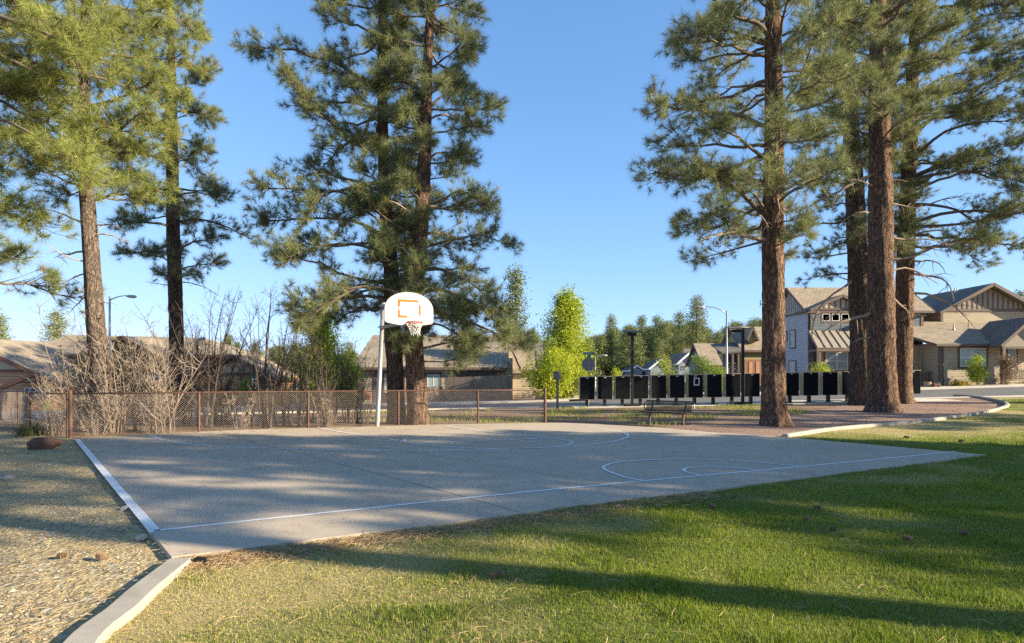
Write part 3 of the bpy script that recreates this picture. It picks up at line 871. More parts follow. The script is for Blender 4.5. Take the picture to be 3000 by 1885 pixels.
text('Presidio', 'lettering', blade, (p0.x + .02, Ys-.008, p0.z + .033), .145, M['signtext'])
text('St', 'lettering', blade, (p0.x + .485, Ys-.008, p0.z + .045), .095, M['signtext'])

# small rectangular sign on a timber post, seen from behind
Yr = 28.6
b = W(1633, 1189, Yr); b.z = GZ(b.x, Yr)
sg = empty('park_sign', b, 'blank back of a square sign on a weathered wood post, left of the mailboxes', 'sign')
mb = MB(); mb.box(b.x-.055, b.x+.055, Yr-.055, Yr+.055, b.z-.1, W(1632,1088,Yr).z); mb.build('post', M['postwood'], sg)
q0 = W(1620.5, 1113, Yr); q1 = W(1643, 1088.5, Yr)
mb = MB(); mb.box(q0.x, q1.x, Yr+.057, Yr+.075, q0.z, q1.z); mb.build('sign_board', M['signback'], sg)

# small portable hoop / play goal with teal top behind the shrubs on the left
Yt = 36.0
b = W(748, 1200, Yt); b.z = GZ(b.x, Yt)
sg = empty('portable_goal', b, 'pale panel with teal top band on a thin white post, seen through the bare shrubs', 'portable hoop')
mb = MB(); mb.tube([b, (b.x, Yt, W(748, 1112, Yt).z)], .03, 8); mb.build('post', M['white_trim'], sg)
q0 = W(736, 1134, Yt); q1 = W(755, 1108, Yt)
mb = MB(); mb.box(q0.x, q1.x, Yt-.06, Yt-.03, q0.z, q1.z); mb.build('panel', M['side_lav'], sg)
q0 = W(733, 1107.5, Yt); q1 = W(755.5, 1099, Yt)
mb = MB(); mb.box(q0.x, q1.x, Yt-.08, Yt-.02, q0.z, q1.z); mb.build('top_band', M['signgreen'], sg)

# ================================================================ BENCH
A = G(1905, 1245, -.06); Bp = G(2003, 1250, -.06)
A.z = GZ(A.x, A.y); Bp.z = GZ(Bp.x, Bp.y)
L = (Bp - A); L.z = 0; bu = L.normalized(); bf = Vector((bu.y, -bu.x, 0))      # bf: facing direction (towards the court)
if bf.y > 0: bf = -bf
ctr = (A + Bp) / 2; zb = (A.z + Bp.z) / 2
bench = empty('park_bench', (ctr.x, ctr.y, zb), 'low brown metal slatted park bench facing the court, in front of the mailboxes', 'bench')
def bp(u, f, z): return Vector((ctr.x, ctr.y, zb)) + bu*u + bf*f + Vector((0,0,z))
HL = L.length/2
def slatted(name, f0, z0, f1, z1, n, half):
    mb = MB()
    for k in range(n):
        t = (k + .5)/n
        f, z = f0+(f1-f0)*t, z0+(z1-z0)*t
        dv = Vector((0,0,1)) if abs(z1-z0) > abs(f1-f0) else bf
        mb.bar(bp(-half, f, z), bp(half, f, z), .012, (abs(f1-f0)+abs(z1-z0))/n*.55, dv)
    fr = [bp(-half, f0, z0), bp(half, f0, z0), bp(half+.07, f0*.75+f1*.25, z0*.75+z1*.25), bp(half+.07, f0*.25+f1*.75, z0*.25+z1*.75), bp(half, f1, z1), bp(-half, f1, z1), bp(-half-.07, f0*.25+f1*.75, z0*.25+z1*.75), bp(-half-.07, f0*.75+f1*.25, z0*.75+z1*.25)]
    for a_, b_ in zip(fr, fr[1:] + fr[:1]): mb.tube([a_, b_], .019, 6)
    for s in (-HL, HL): 
        mb.bar(bp(s, f0, z0), bp(s, f1, z1), .05, .02, bf if abs(z1-z0) > abs(f1-f0) else (0,0,1))
    return mb.build(name, M['bench'], bench)
slatted('seat', .34, .425, .0, .41, 9, HL+.2)
slatted('backrest', -.10, .47, -.22, .77, 8, HL+.2)
for s in (-HL, HL):
    mb = MB(); mb.tube([bp(s, .05, -.05), bp(s, .05, .30)], .036, 10)
    mb.tube([bp(s, .05, .30), bp(s, .0, .36), bp(s, -.08, .40), bp(s, -.16, .56)], [.034, .034, .03, .026], 10)
    mb.bar(bp(s, .0, .375), bp(s, .32, .395), .05, .035)
    mb.build('leg', M['benchleg'], bench)
# ================================================================ BUILDINGS
def gable_walls(mb, x0, x1, y0, y1, z0, ze, zr, axis):
    """pentagonal wall prism; ridge along axis"""
    if axis == 'x':
        ym = (y0 + y1) / 2
        mb.prism([Vector(p) for p in ((x0,y0,z0),(x0,y1,z0),(x0,y1,ze),(x0,ym,zr),(x0,y0,ze))], (x1-x0, 0, 0))
    else:
        xm = (x0 + x1) / 2
        mb.prism([Vector(p) for p in ((x0,y0,z0),(x1,y0,z0),(x1,y0,ze),(xm,y0,zr),(x0,y0,ze))], (0, y1-y0, 0))
def gable_roof(mb, x0, x1, y0, y1, ze, zr, axis, ov=.35, t=.14, trim=None, tw=.2, end0=True, end1=True):
    """two roof slabs over a gable box plus fascia boards put in the trim builder"""
    if axis == 'x':
        ym = (y0 + y1)/2; k = (zr - ze)/(ym - y0); d = ov*k
        a, b = x0 - ov, x1 + ov
        S = [[(a,y0-ov,ze-d),(b,y0-ov,ze-d),(b,ym,zr),(a,ym,zr)], [(b,y1+ov,ze-d),(a,y1+ov,ze-d),(a,ym,zr),(b,ym,zr)]]
        rakes = [((a,y0-ov,ze-d),(a,ym,zr)), ((b,y0-ov,ze-d),(b,ym,zr)), ((a,y1+ov,ze-d),(a,ym,zr)), ((b,y1+ov,ze-d),(b,ym,zr))]
        eaves = [((a,y0-ov-.02,ze-d),(b,y0-ov-.02,ze-d))]
    else:
        xm = (x0 + x1)/2; k = (zr - ze)/(xm - x0); d = ov*k
        a, b = y0 - ov, y1 + ov
        S = [[(x0-ov,b,ze-d),(x0-ov,a,ze-d),(xm,a,zr),(xm,b,zr)], [(x1+ov,a,ze-d),(x1+ov,b,ze-d),(xm,b,zr),(xm,a,zr)]]
        rakes = [((x0-ov,a,ze-d),(xm,a,zr)), ((x1+ov,a,ze-d),(xm,a,zr))]
        eaves = [((x0-ov-.02,a,ze-d),(x0-ov-.02,b,ze-d)), ((x1+ov+.02,a,ze-d),(x1+ov+.02,b,ze-d))]
    up = Vector((0,0,t))
    for q in S: mb.slab([Vector(p)+up for p in q], t)
    if trim is not None:
        for p, q in rakes:
            out = Vector((0,-.022,0)) if axis == 'y' else Vector((-.022 if p[0] == a else .022,0,0))
            trim.bar(Vector(p)+out+Vector((0,0,.04)), Vector(q)+out+Vector((0,0,.04)), .04, tw)
        for p, q in eaves: trim.bar(Vector(p)+Vector((0,0,.05)), Vector(q)+Vector((0,0,.05)), .04, tw*.85)

def window(px0, py0, px1, py1, Y, parent, trim=None, mull=0, rail=True, frame=None, pane=None, tw=.09, proud=.03):
    """window in a wall facing the camera at depth Y, given by its corners in the photograph"""
    a = W(px0, py1, Y); b = W(px1, py0, Y)
    window_box(a.x, b.x, a.z, b.z, Y, parent, trim, mull, rail, frame, pane, tw, proud)
def window_box(x0, x1, z0, z1, Y, parent, trim=None, mull=0, rail=True, frame=None, pane=None, tw=.09, proud=.03):
    f = min(.045, .065*(x1-x0)); mb = MB(); y0, y1 = Y - proud, Y + .02
    mb.box(x0, x0+f, y0, y1, z0, z1); mb.box(x1-f, x1, y0, y1, z0, z1)
    mb.box(x0+f, x1-f, y0, y1, z0, z0+f); mb.box(x0+f, x1-f, y0, y1, z1-f, z1)
    for k in range(mull):
        xm = x0 + (x1-x0)*(k+1)/(mull+1); mb.box(xm-.025, xm+.025, y0+.004, y1-.004, z0+f, z1-f)
    w = mb.build('window', frame or M['frame_white'], parent)
    if rail:
        zm = (z0+z1)/2; mb = MB()
        xs_ = [x0+f] + [x0 + (x1-x0)*(k+1)/(mull+1) for k in range(mull)] + [x1-f]
        for a, b in zip(xs_[:-1], xs_[1:]): mb.box(a+.026, b-.026, y0+.006, y1-.006, zm-.02, zm+.02)
        mb.build('sash_rail', frame or M['frame_white'], w)
    mb = MB(); mb.box(x0+f*.5, x1-f*.5, Y-.012, Y+.012, z0+f*.5, z1-f*.5); mb.build('pane', pane or M['glass'], w)
    if trim is not None:
        mb = MB(); g = .004
        mb.box(x0-tw, x0-g, Y-proud-.012, Y+.012, z0-tw, z1+tw); mb.box(x1+g, x1+tw, Y-proud-.012, Y+.012, z0-tw, z1+tw)
        mb.box(x0-g, x1+g, Y-proud-.012, Y+.012, z1+g, z1+tw); mb.box(x0-g, x1+g, Y-proud-.012, Y+.012, z0-tw, z0-g)
        mb.build('casing', trim, w)
    return w
def vent_pipe(p, h, parent, r=.04, mat=None):
    mb = MB(); p = Vector(p); mb.tube([p - Vector((0,0,.15)), p + Vector((0,0,h))], r, 8)
    mb.tube([p - Vector((0,0,.05)), p + Vector((0,0,.08))], [r*2.6, r*1.2], 8)
    mb.build('roof_vent', mat or M['galv'], parent)
def roof_vent(p, parent, s=.22, mat=None):
    mb = MB(); p = Vector(p); mb.box(p.x-s, p.x+s, p.y-.15, p.y+.15, p.z-.05, p.z+.12); mb.build('roof_vent', mat or M['trim'], parent)
def down(px, Y): x = (px-1500)/F*Y; return GZ(x, Y)

# ---- grey-blue two-storey house on the right
Y0 = 45.0
p = W(2368, 1140, Y0); zb = GZ(p.x, Y0) - .1
hb = empty('grey_blue_house', (p.x, Y0, zb), 'two-storey slate blue house with tan metal porch roof behind the grouped pines', 'house')
xl, xr = W(2368,0,Y0).x, W(2704,0,Y0).x
ze, zr = 6.55, 8.55; D = 5.6; yb_ = Y0 + D
mb = MB(); mb.box(xl+.02, xr, Y0, yb_, zb, ze-.05); mb.build('front_wall', M['side_blue'], hb)
mb = MB(); gable_walls(mb, xl-.04, xl+.015, Y0+.01, yb_, zb, ze-.1, zr-.12, 'x'); mb.build('side_wall', M['side_lav'], hb)
tr = MB(); mb = MB(); gable_roof(mb, xl, xr+.25, Y0, yb_, ze, zr, 'x', .38, .13, tr)
rf = mb.build('roof', M['shingle'], hb)
# battens of the left gable
bt = MB(); gp = MB()
ym = (Y0+yb_)/2
gp.prism([Vector((xl-.062, Y0+.05, ze-.12)), Vector((xl-.062, yb_-.05, ze-.12)), Vector((xl-.062, ym, zr-.16))], (.02,0,0))
gp.build('gable_panel', M['batten'], hb)
for k in range(17):
    y = Y0 + .3 + k*(D-.5)/16; h = ze - .12 + (zr-.2-ze)*(1-abs(y-ym)/(D/2))
    if h > ze: bt.box(xl-.085, xl-.063, y-.035, y+.035, ze-.1, h)
bt.box(xl-.095, xl-.04, Y0+.02, yb_, ze-.25, ze-.1)
bt.build('battens', M['trim'], hb)
# small front gable with three windows
gx0, gx1 = W(2372,0,Y0).x, W(2538,0,Y0).x
mb = MB(); gable_walls(mb, gx0+.02, gx1, Y0-.35, Y0-.005, 4.9, 6.45, 7.35, 'y'); mb.build('gable_bay', M['side_blue'], hb)
mb = MB(); gable_roof(mb, gx0, gx1, Y0-.38, Y0+1.4, 6.5, 7.5, 'y', .3, .12, tr, .22); mb.build('bay_roof', M['shingle'], hb)
xm = (gx0+gx1)/2
gp = MB(); gp.prism([Vector((gx0+.35, Y0-.37, 6.62)), Vector((gx1-.35, Y0-.37, 6.62)), Vector((xm, Y0-.37, 7.40))], (0,.018,0)); gp.build('gable_panel', M['batten'], hb)
bt = MB()
for k in range(-4, 5):
    x = xm + k*.42; h = 7.38 - abs(k)*.42*.42
    if h > 6.75: bt.box(x-.05, x+.05, Y0-.395, Y0-.371, 6.63, h)
bt.box(gx0+.1, gx1-.1, Y0-.41, Y0-.352, 6.47, 6.62)
bt.box(xl-.02, xl+.14, Y0-.37, Y0-.352, zb, 6.46)
bt.build('battens', M['trim'], hb)
for a, b in ((2409,2431),(2437,2459),(2464.5,2487)):
    window(a, 920, b, 941, Y0-.35, hb, None, 0, False)
mb = MB(); q0, q1 = W(2404,946,Y0-.35), W(2491,915,Y0-.35)
mb.box(q0.x, q1.x, Y0-.362, Y0-.351, q0.z, q1.z); mb.build('window_surround', M['trim'], hb)
# metal porch roof
q0, q1 = W(2361, 970, Y0), W(2545, 970, Y0); e0 = W(2394, 1019, 42.6)
mb = MB(); quad = [Vector((e0.x, 42.6, e0.z)), Vector((q1.x+.1, 42.6, e0.z)), Vector((q1.x+.1, Y0-.36, q0.z)), Vector((q0.x, Y0-.36, q0.z))]
# hip-like left end: slope outline runs from the wall corner forward to the eave
mb.slab(quad, .07); aw = mb.build('porch_roof', M['awning'], hb)
sm = MB()
for k in range(10):
    t = (k+.02)/9.2
    a_ = quad[0].lerp(quad[1], t); b_ = quad[3].lerp(quad[2], t)
    sm.bar(a_ + Vector((0,0,.025)), b_ + Vector((0,0,.025)), .05, .05)
sm.build('standing_seams', M['seam'], aw)
mb = MB(); mb.box(e0.x-.02, q1.x, 42.62, 42.72, e0.z-.28, e0.z-.08)
mb.box(e0.x+.15, e0.x+.32, 42.66, 42.83, zb, e0.z-.285); mb.box(e0.x+.02, e0.x+.1, 42.6, 42.655, zb, e0.z-.27)
mb.bar((e0.x-.01, 42.7, e0.z-.18), (q0.x+.05, Y0-.4, e0.z-.18), .1, .18)
mb.build('porch_frame', M['trim'], hb)
mb = MB(); mb.box(xl+.5, W(2545,0,Y0).x, Y0-.345, Y0-.21, zb+.2, 4.88); mb.build('porch_wall', M['side_beige'], hb)
window(2419, 1033, 2484, 1084, Y0-.35, hb, M['trim'], 1, True, None, M['glass'], .16)
window(2660, 1036, 2671.5, 1072, Y0, hb, M['trim'], 0, True, None, M['blind'], .14)
# side wall windows (they face left)
def side_window(y0, y1, z0, z1, x, parent, trim):
    f = .05; mb = MB()
    mb.box(x-.04, x+.01, y0, y0+f, z0, z1); mb.box(x-.04, x+.01, y1-f, y1, z0, z1)
    mb.box(x-.04, x+.01, y0+f, y1-f, z0, z0+f); mb.box(x-.04, x+.01, y0+f, y1-f, z1-f, z1)
    mb.box(x-.036, x+.01, y0+f, y1-f, (z0+z1)/2-.025, (z0+z1)/2+.025)
    w = mb.build('window', M['frame_white'], parent)
    mb = MB(); mb.box(x-.02, x+.005, y0+f*.5, y1-f*.5, z0+f*.5, z1-f*.5); mb.build('pane', M['glass'], w)
    mb = MB(); g=.003; t_=.11
    mb.box(x-.055, x-.003, y0-t_, y0-g, z0-t_, z1+t_); mb.box(x-.055, x-.003, y1+g, y1+t_, z0-t_, z1+t_)
    mb.box(x-.055, x-.003, y0-g, y1+g, z1+g, z1+t_); mb.box(x-.055, x-.003, y0-g, y1+g, z0-t_, z0-g)
    mb.build('casing', trim, w)
side_window(47.0, 47.75, 3.75, 5.05, xl-.04, hb, M['trim'])
side_window(46.9, 47.9, .9, 2.55, xl-.04, hb, M['trim'])
side_window(48.4, 48.75, 4.4, 5.0, xl-.04, hb, M['trim']); side_window(49.1, 49.45, 4.35, 4.95, xl-.04, hb, M['trim'])
mb = MB(); q = W(2698, 0, Y0).x; mb.box(q-.02, xr+.02, Y0-.03, Y0-.002, 4.0, 6.3)
mb.build('corner_board', M['trim'], hb)
tr.build('fascia', M['trim'], hb)
mb = MB(); q = W(2495, 951, Y0); mb.box(q.x, q.x+.35, Y0-.75, Y0-.36, q.z-.22, q.z+.05); mb.build('window_air_conditioner', M['batten'], hb)

# ---- beige house on the far right
Y1 = 42.0
x0 = W(2750,0,Y1).x; zb = GZ(x0+3, Y1) - .12
hg = empty('beige_house', (x0, Y1, zb), 'beige clapboard house with wide gable and low shingled front roof at the right edge', 'house')
xe = x0 + 4.75
ze1 = W(0, 1009, Y1-.4).z
mb = MB(); mb.box(x0, xe, Y1, Y1+4.2, zb+.45, ze1+.12); mb.build('front_wall', M['side_beige'], hg)
mb = MB(); mb.box(x0-.02, xe+.02, Y1-.03, Y1+4.2, zb-.2, zb+.445); mb.build('foundation', M['stucco'], hg)
mb = MB(); mb.box(x0-.01, xe+.01, Y1-.045, Y1-.032, zb+.46, zb+.72)
mb.build('skirt_board', M['side_tan'], hg)
# lower roof: single slope up to the upper wall
Yu = 46.0
a0 = W(2748, 1010, Y1-.45); a1 = W(2935, 1009, Y1-.45); b0 = W(2708, 943, Yu); b1 = W(3180, 943, Yu)
rf = MB(); rf.slab([Vector((a0.x-.1, Y1-.45, a0.z+.06)), Vector((a1.x+6.2, Y1-.45, a0.z+.06)), Vector((b1.x, Yu, b0.z)), Vector((a0.x-.1, Yu, b0.z))], .13)
rf.slab([Vector((a0.x-1.5, Yu-2.3, W(2693,975,Yu-2.3).z)), Vector((a0.x-.1, Y1-.45, a0.z+.062)), Vector((a0.x-.1, Yu, b0.z+.002)), Vector((a0.x-1.5, Yu, b0.z+.002))], .12)
lower = rf.build('lower_roof', M['shingle'], hg)
vent_pipe(W(2794, 965, 44.2), .45, hg)
tr = MB()
tr.bar((a0.x-.12, Y1-.47, a0.z-.02), (a1.x+.1, Y1-.47, a0.z-.02), .04, .18)
tr.bar((a0.x-1.5, Yu-2.32, W(2693,975,Yu-2.3).z-.06), (a0.x-.12, Y1-.47, a0.z-.04), .05, .18)
tr.box(x0-.05, x0+.13, Y1-.06, Y1-.003, zb+.46, ze1); tr.box(xe-.15, xe+.03, Y1-.06, Y1-.003, zb+.46, ze1)
tr.box(x0+.2, x0+.28, Y1-.14, Y1-.065, zb, ze1-.1)
mb = MB(); mb.box(x0-1.9, x0-.02, Y1+1.6, Y1+1.7, zb, 3.6); mb.build('recess_wall', M['side_beige'], hg)
rl = MB(); rz0, rz1 = W(0,1123,Y1+.6).z, W(0,1090,Y1+.6).z
rl.box(x0-1.75, x0-.06, Y1+.55, Y1+.63, rz1-.1, rz1); rl.box(x0-1.75, x0-.06, Y1+.55, Y1+.63, rz0, rz0+.1)
rl.box(x0-.3, x0-.2, Y1+.54, Y1+.64, rz0+.1, rz1-.1)
for k in range(14): rl.box(x0-1.72+k*.1, x0-1.69+k*.1, Y1+.57, Y1+.61, rz0+.1, rz1-.1)
rl.build('porch_railing', M['trim'], hg)
window(2812, 1020, 2888, 1075, Y1, hg, M['trim'], 1, True, None, M['blind'], .15)
# upper storey gable
ux0, ux1 = W(2757,0,Yu).x, W(3030,0,Yu).x
zue, zur = W(0,912,Yu).z, W(0,838,Yu).z
mb = MB(); gable_walls(mb, ux0, ux1, Yu, Yu+6, b0.z-.6, zue, zur-.12, 'y'); mb.build('upper_wall', M['side_beige'], hg)
mb = MB(); gable_roof(mb, ux0, ux1, Yu-.1, Yu+6, zue, zur, 'y', .5, .14, tr, .24); mb.build('upper_roof', M['shingle_grey'], hg)
um = (ux0+ux1)/2; zband = W(0,906,Yu).z
gp = MB(); gp.prism([Vector((ux0+.35, Yu-.022, zband)), Vector((ux1-.35, Yu-.022, zband)), Vector((um, Yu-.022, zur-.28))], (0,.018,0)); gp.build('gable_panel', M['batten_b'], hg)
for k in range(-8, 9):
    x = um + k*.4; h = zur - .3 - abs(k)*.4*(zur-.3-zband)/(um-ux0-.35)
    if h > zband + .15: tr.box(x-.045, x+.045, Yu-.05, Yu-.023, zband, h)
tr.box(ux0-.05, ux1+.05, Yu-.06, Yu-.003, zband-.2, zband-.002)
tr.box(ux0-.06, ux0+.14, Yu-.05, Yu-.003, b0.z, zband-.21)
vent_pipe(W(2797, 862, 48.5), .55, hg); vent_pipe(W(2804, 860, 48.5), .5, hg)
# porch gable on the right
px0_, px1_ = W(2936,0,40.8).x, W(3090,0,40.8).x
mb = MB(); gable_roof(mb, px0_, px1_, 40.8, 43.8, W(0,1004,40.8).z, W(0,958,40.8).z+.55, 'y', .35, .13, tr, .2); mb.build('porch_roof', M['shingle_grey'], hg)
mb = MB(); gable_walls(mb, px0_+.1, px1_-.1, 40.82, 40.95, W(0,1012,40.8).z-.1, W(0,1012,40.8).z, W(0,958,40.8).z+.40, 'y'); mb.build('porch_gable', M['batten_b'], hg)
zt = W(0,1012,40.8).z - .12
tr.box(px0_, px1_, 40.79, 41.0, zt-.12, zt)
for xx in (px0_+.05, px1_-.25): tr.box(xx, xx+.22, 40.8, 41.02, zb, zt-.121)
mb = MB(); mb.box(xe+.05, xe+6, Y1+1.2, Y1+1.3, zb, ze1+.3); mb.build('porch_wall', M['side_beige'], hg)
window(2953, 1023, 2976, 1082, Y1+1.2, hg, M['trim'], 0, True, None, M['glass'], .14)
rl = MB(); rz0, rz1 = W(0,1113,40.9).z, W(0,1084,40.9).z
rl.box(px0_+.28, px1_-.26, 40.86, 40.94, rz1-.09, rz1); rl.box(px0_+.28, px1_-.26, 40.86, 40.94, rz0, rz0+.09)
for k in range(24): rl.box(px0_+.33+k*.12, px0_+.37+k*.12, 40.88, 40.92, rz0+.09, rz1-.09)
rl.build('porch_railing', M['trim'], hg)
tr.build('fascia', M['trim'], hg)

# ---- small far houses on the right of the side street
def far_house(name, label, x0, x1, y0, y1, ze, zr, axis, wall, roof, trim, extra=None, ov=.4):
    zb = GZ((x0+x1)/2, y0) - .3
    h = empty(name, ((x0+x1)/2, y0, zb), label, 'house')
    mb = MB(); gable_walls(mb, x0, x1, y0, y1, zb, ze-.02, zr-.1, axis); mb.build('wall', wall, h)
    tr = MB(); mb = MB(); gable_roof(mb, x0, x1, y0, y1, ze, zr, axis, ov, .14, tr, .26); mb.build('roof', roof, h)
    if extra: extra(h, tr)
    tr.build('fascia', trim, h)
    return h
def ex3(h, tr):
    mb = MB(); q0, q1 = W(2181,1085,59.9), W(2300,1053,59.9); mb.box(q0.x, q1.x, 59.9, 60.0-.004, GZ(25,60)-.2, q1.z); mb.build('lower_wall', M['side_red'], h)
    for k in range(5):
        x = q0.x + .45 + k*.72; mb = MB(); mb.box(x, x+.36, 59.87, 59.898, q0.z-.3, q1.z-.25); mb.build('shutter_panel', M['side_orange'], h)
    # dormer
    d0, d1 = W(2188,990,60.6), W(2212,990,60.6)
    mb = MB(); gable_roof(mb, d0.x, d1.x, 60.2, 63, d0.z, W(0,962,60.6).z, 'y', .15, .1, tr, .18); mb.build('dormer_roof', M['shingle'], h)
    mb = MB(); gable_walls(mb, d0.x+.05, d1.x-.05, 60.35, 62, d0.z-.5, d0.z, W(0,965,60.6).z, 'y'); mb.build('dormer_wall', M['side_olive'], h)
    # porch in front of the left end
    a, b = W(2113,1035,60), W(2166,1012,60)
    mb = MB(); mb.slab([Vector((a.x-.4,58.6,W(0,1036,60).z)), Vector((b.x+.2,58.6,W(0,1030,60).z)), Vector((b.x+.2,62,W(0,1000,60).z)), Vector((a.x-.4,62,W(0,1006,60).z))], .14); mb.build('porch_roof', M['shingle_grey'], h)
    mb = MB(); mb.box(W(2118,0,61).x, W(2172,0,61).x, 61.0, 61.1, GZ(24,60)-.2, W(0,1030,61).z); mb.build('porch_wall', M['side_grey'], h)
    mb = MB()
    for pxx in (2128, 2146, 2163):
        x = W(pxx,0,58.8).x; mb.box(x-.09, x+.09, 58.7, 58.88, GZ(24,60), W(0,1037,58.8).z)
    for zz in (1066, 1082): 
        z = W(0,zz,58.8).z; mb.box(W(2128,0,58.8).x+.1, W(2163,0,58.8).x-.1, 58.76, 58.82, z, z+.09)
    mb.build('porch_posts', M['trim'], h)
    window(2132, 1040, 2143, 1072, 61.0, h, None, 0, False); window(2150, 1040, 2160, 1072, 61.0, h, None, 0, False)
qa, qb = W(2178,0,60).x, W(2330,0,60).x
far_house('olive_house', 'olive and red-brown house with a small dormer, just left of the single thick pine trunk', qa, qb, 60, 66, W(0,1022,60).z, W(0,962,63).z, 'x', M['side_olive'], M['shingle'], M['trim'], ex3)
qa, qb = W(2064,0,70).x, W(2108,0,70).x
def ex4(h, tr): window(2090, 1072, 2098, 1090, 69.99, h, None, 0, True)
far_house('tan_roofed_house', 'low house showing a broad tan shingle roof behind the round green bush', qa, qb, 70, 76, W(0,1066,70).z, W(0,1010,73).z, 'x', M['side_grey'], M['shingle'], M['trim'], ex4)
qa, qb = W(1988,0,82).x, W(2048,0,82).x
def ex5(h, tr):
    window(1997, 1072, 2008, 1086, 81.98, h, None, 0, True); window(2030, 1070, 2041, 1086, 81.98, h, None, 0, True)
    mb = MB(); x0 = W(2015,0,82).x; mb.slab([Vector((x0, 84, W(0,1046,82).z)), Vector((x0+4.5, 84, W(0,1046,82).z)), Vector((x0+4.5, 88, W(0,1020,86).z)), Vector((x0+1.2, 88, W(0,1020,86).z))], .14); mb.build('rear_roof', M['shingle_grey'], h)
far_house('white_trimmed_house', 'blue-grey house with white gable trim behind the bare tan tree and round green bush', qa, qb, 82, 90, W(0,1062,82).z, W(0,1036,82).z, 'y', M['side_grey'], M['shingle_grey'], M['white_trim'], ex5)
qa, qb = W(1849,0,104).x, W(1883,0,104).x
def ex6(h, tr):
    window(1860, 1085, 1869, 1096, 103.98, h, None, 1, False); window(1893, 1086, 1908, 1095, 106.9, h, None, 1, False)
    x0, x1 = W(1880,0,107).x, W(1960,0,107).x
    mb = MB(); mb.box(x0, x1, 107, 113, GZ(25,105)-.3, W(0,1083,107).z); mb.build('side_wing', M['side_grey'], h)
    mb = MB(); mb.slab([Vector((x0-.3,106.5,W(0,1083,107).z)), Vector((x1,106.5,W(0,1083,107).z)), Vector((x1,110,W(0,1060,110).z)), Vector((x0+1.5,110,W(0,1068,110).z))], .14); mb.build('wing_roof', M['shingle_grey'], h)
    a = W(1906,1079,100); b = W(1965,1079,100)
    mb = MB(); gable_walls(mb, a.x, b.x, 100, 106.9, GZ(25,105)-.3, a.z, W(0,1056,100).z, 'y'); mb.build('front_wing', M['side_grey'], h)
    mb = MB(); gable_roof(mb, a.x, b.x, 100, 106.9, a.z+.04, W(0,1054,100).z, 'y', .35, .12, tr, .26); mb.build('front_wing_roof', M['shingle_grey'], h)
far_house('far_grey_house', 'smallest far grey house with white trim at the end of the side street', qa, qb, 104, 111, W(0,1084,104).z, W(0,1072,104).z, 'y', M['side_grey'], M['shingle_grey'], M['white_trim'], ex6)

# ---- tan house in the middle
Yc = 43.0
xa, xb = W(1052,0,Yc).x, W(1478,0,Yc).x
zb = GZ((xa+xb)/2, Yc) - .3
hc = empty('tan_house', ((xa+xb)/2, Yc, zb), 'low tan house with a big shingled roof behind the twin pine trunks', 'house')
zec = W(0,1083,Yc-.4).z; zrc = W(0,987,49.5).z
mb = MB(); gable_walls(mb, xa, xb, Yc, 56, zb, zec+.15, zrc-.1, 'x'); mb.build('wall', M['side_tan'], hc)
tr = MB(); mb = MB(); gable_roof(mb, xa, xb-.2, Yc, 56, zec+.2, zrc, 'x', .45, .14, tr, .2); mb.build('roof', M['shingle'], hc)
window(1252, 1098, 1288, 1140, Yc, hc, M['trim'], 1, False, None, M['blind'], .16)
window(1127, 1096, 1146, 1150, Yc, hc, M['trim'], 0, False, None, M['blind'], .16)
window(1201, 1105, 1209, 1120, Yc, hc, None, 0, False, None, M['blind'])
mb = MB(); q0, q1 = W(1322,1150,Yc), W(1475,1087,Yc); mb.box(q0.x, q1.x, Yc-.06, Yc-.003, q0.z, q1.z); mb.build('dark_porch_panel', M['trim'], hc)  # flat dark panel on the wall; its colour paints the porch recess's shade
for px_ in (1320, 1183, 1100):
    x = W(px_,0,Yc).x; tr.box(x-.1, x+.1, Yc-.05, Yc-.003, zb, zec+.1)
for px_, py_ in ((1250,1059),(1327,1061),(1389,1062)):
    roof_vent(W(px_, py_, 44.5), hc, .25, M['trim'])
# end wing, its sunlit look put into a warmer siding colour
q0, q1 = W(1480,0,44).x, W(1502,0,44).x
mb = MB(); mb.box(q0, q1, 43.6, 48, zb, W(0,1050,44).z); mb.build('end_wall', M['side_beige'], hc)
tr.bar((q1+.1, 43.5, W(0,1040,44).z), (q1+.45, 44.6, W(0,1070,44).z), .1, .9, (0,1,0))
tr.build('fascia', M['trim'], hc)

def gable_row_house(name, label, pxl, pxr, Y, pe, pr, depth, roof):
    x0, x1 = W(pxl,0,Y).x, W(pxr,0,Y).x
    ze_, zr_ = W(0,pe,Y).z, W(0,pr,Y+depth/2).z
    zb = GZ((x0+x1)/2, Y) - .3
    h = empty(name, ((x0+x1)/2, Y, zb), label, 'house')
    mb = MB(); gable_walls(mb, x0, x1, Y, Y+depth, zb, ze_-.02, zr_-.1, 'x'); mb.build('wall', M['side_tan'], h)
    tr = MB(); mb = MB(); gable_roof(mb, x0, x1, Y, Y+depth, ze_, zr_, 'x', .4, .13, tr, .3); mb.build('roof', roof, h)
    tr.build('fascia', M['trim'], h)
    return h
h2 = gable_row_house('shingled_house', 'grey-shingled house roof stepping up behind the tan house, left of the lime green tree', 1450, 1588, 53, 1075, 1009, 7, M['shingle_grey'])
roof_vent(W(1561, 1019, 55.5), h2, .25, M['trim'])
h3 = gable_row_house('shingled_wing', 'lower tan shingled gable between the tan house and the lime green tree', 1440, 1560, 47.5, 1080, 1031, 4.5, M['shingle'])
mb = MB(); x0 = W(1504,0,46).x; x1 = W(1522,0,46).x
gable_roof(mb, x0-1.2, x1, 45.6, 47.4, W(0,1094,46).z, W(0,1066,46).z, 'x', .12, .1); mb.build('entry_roof', M['shingle'], h3)

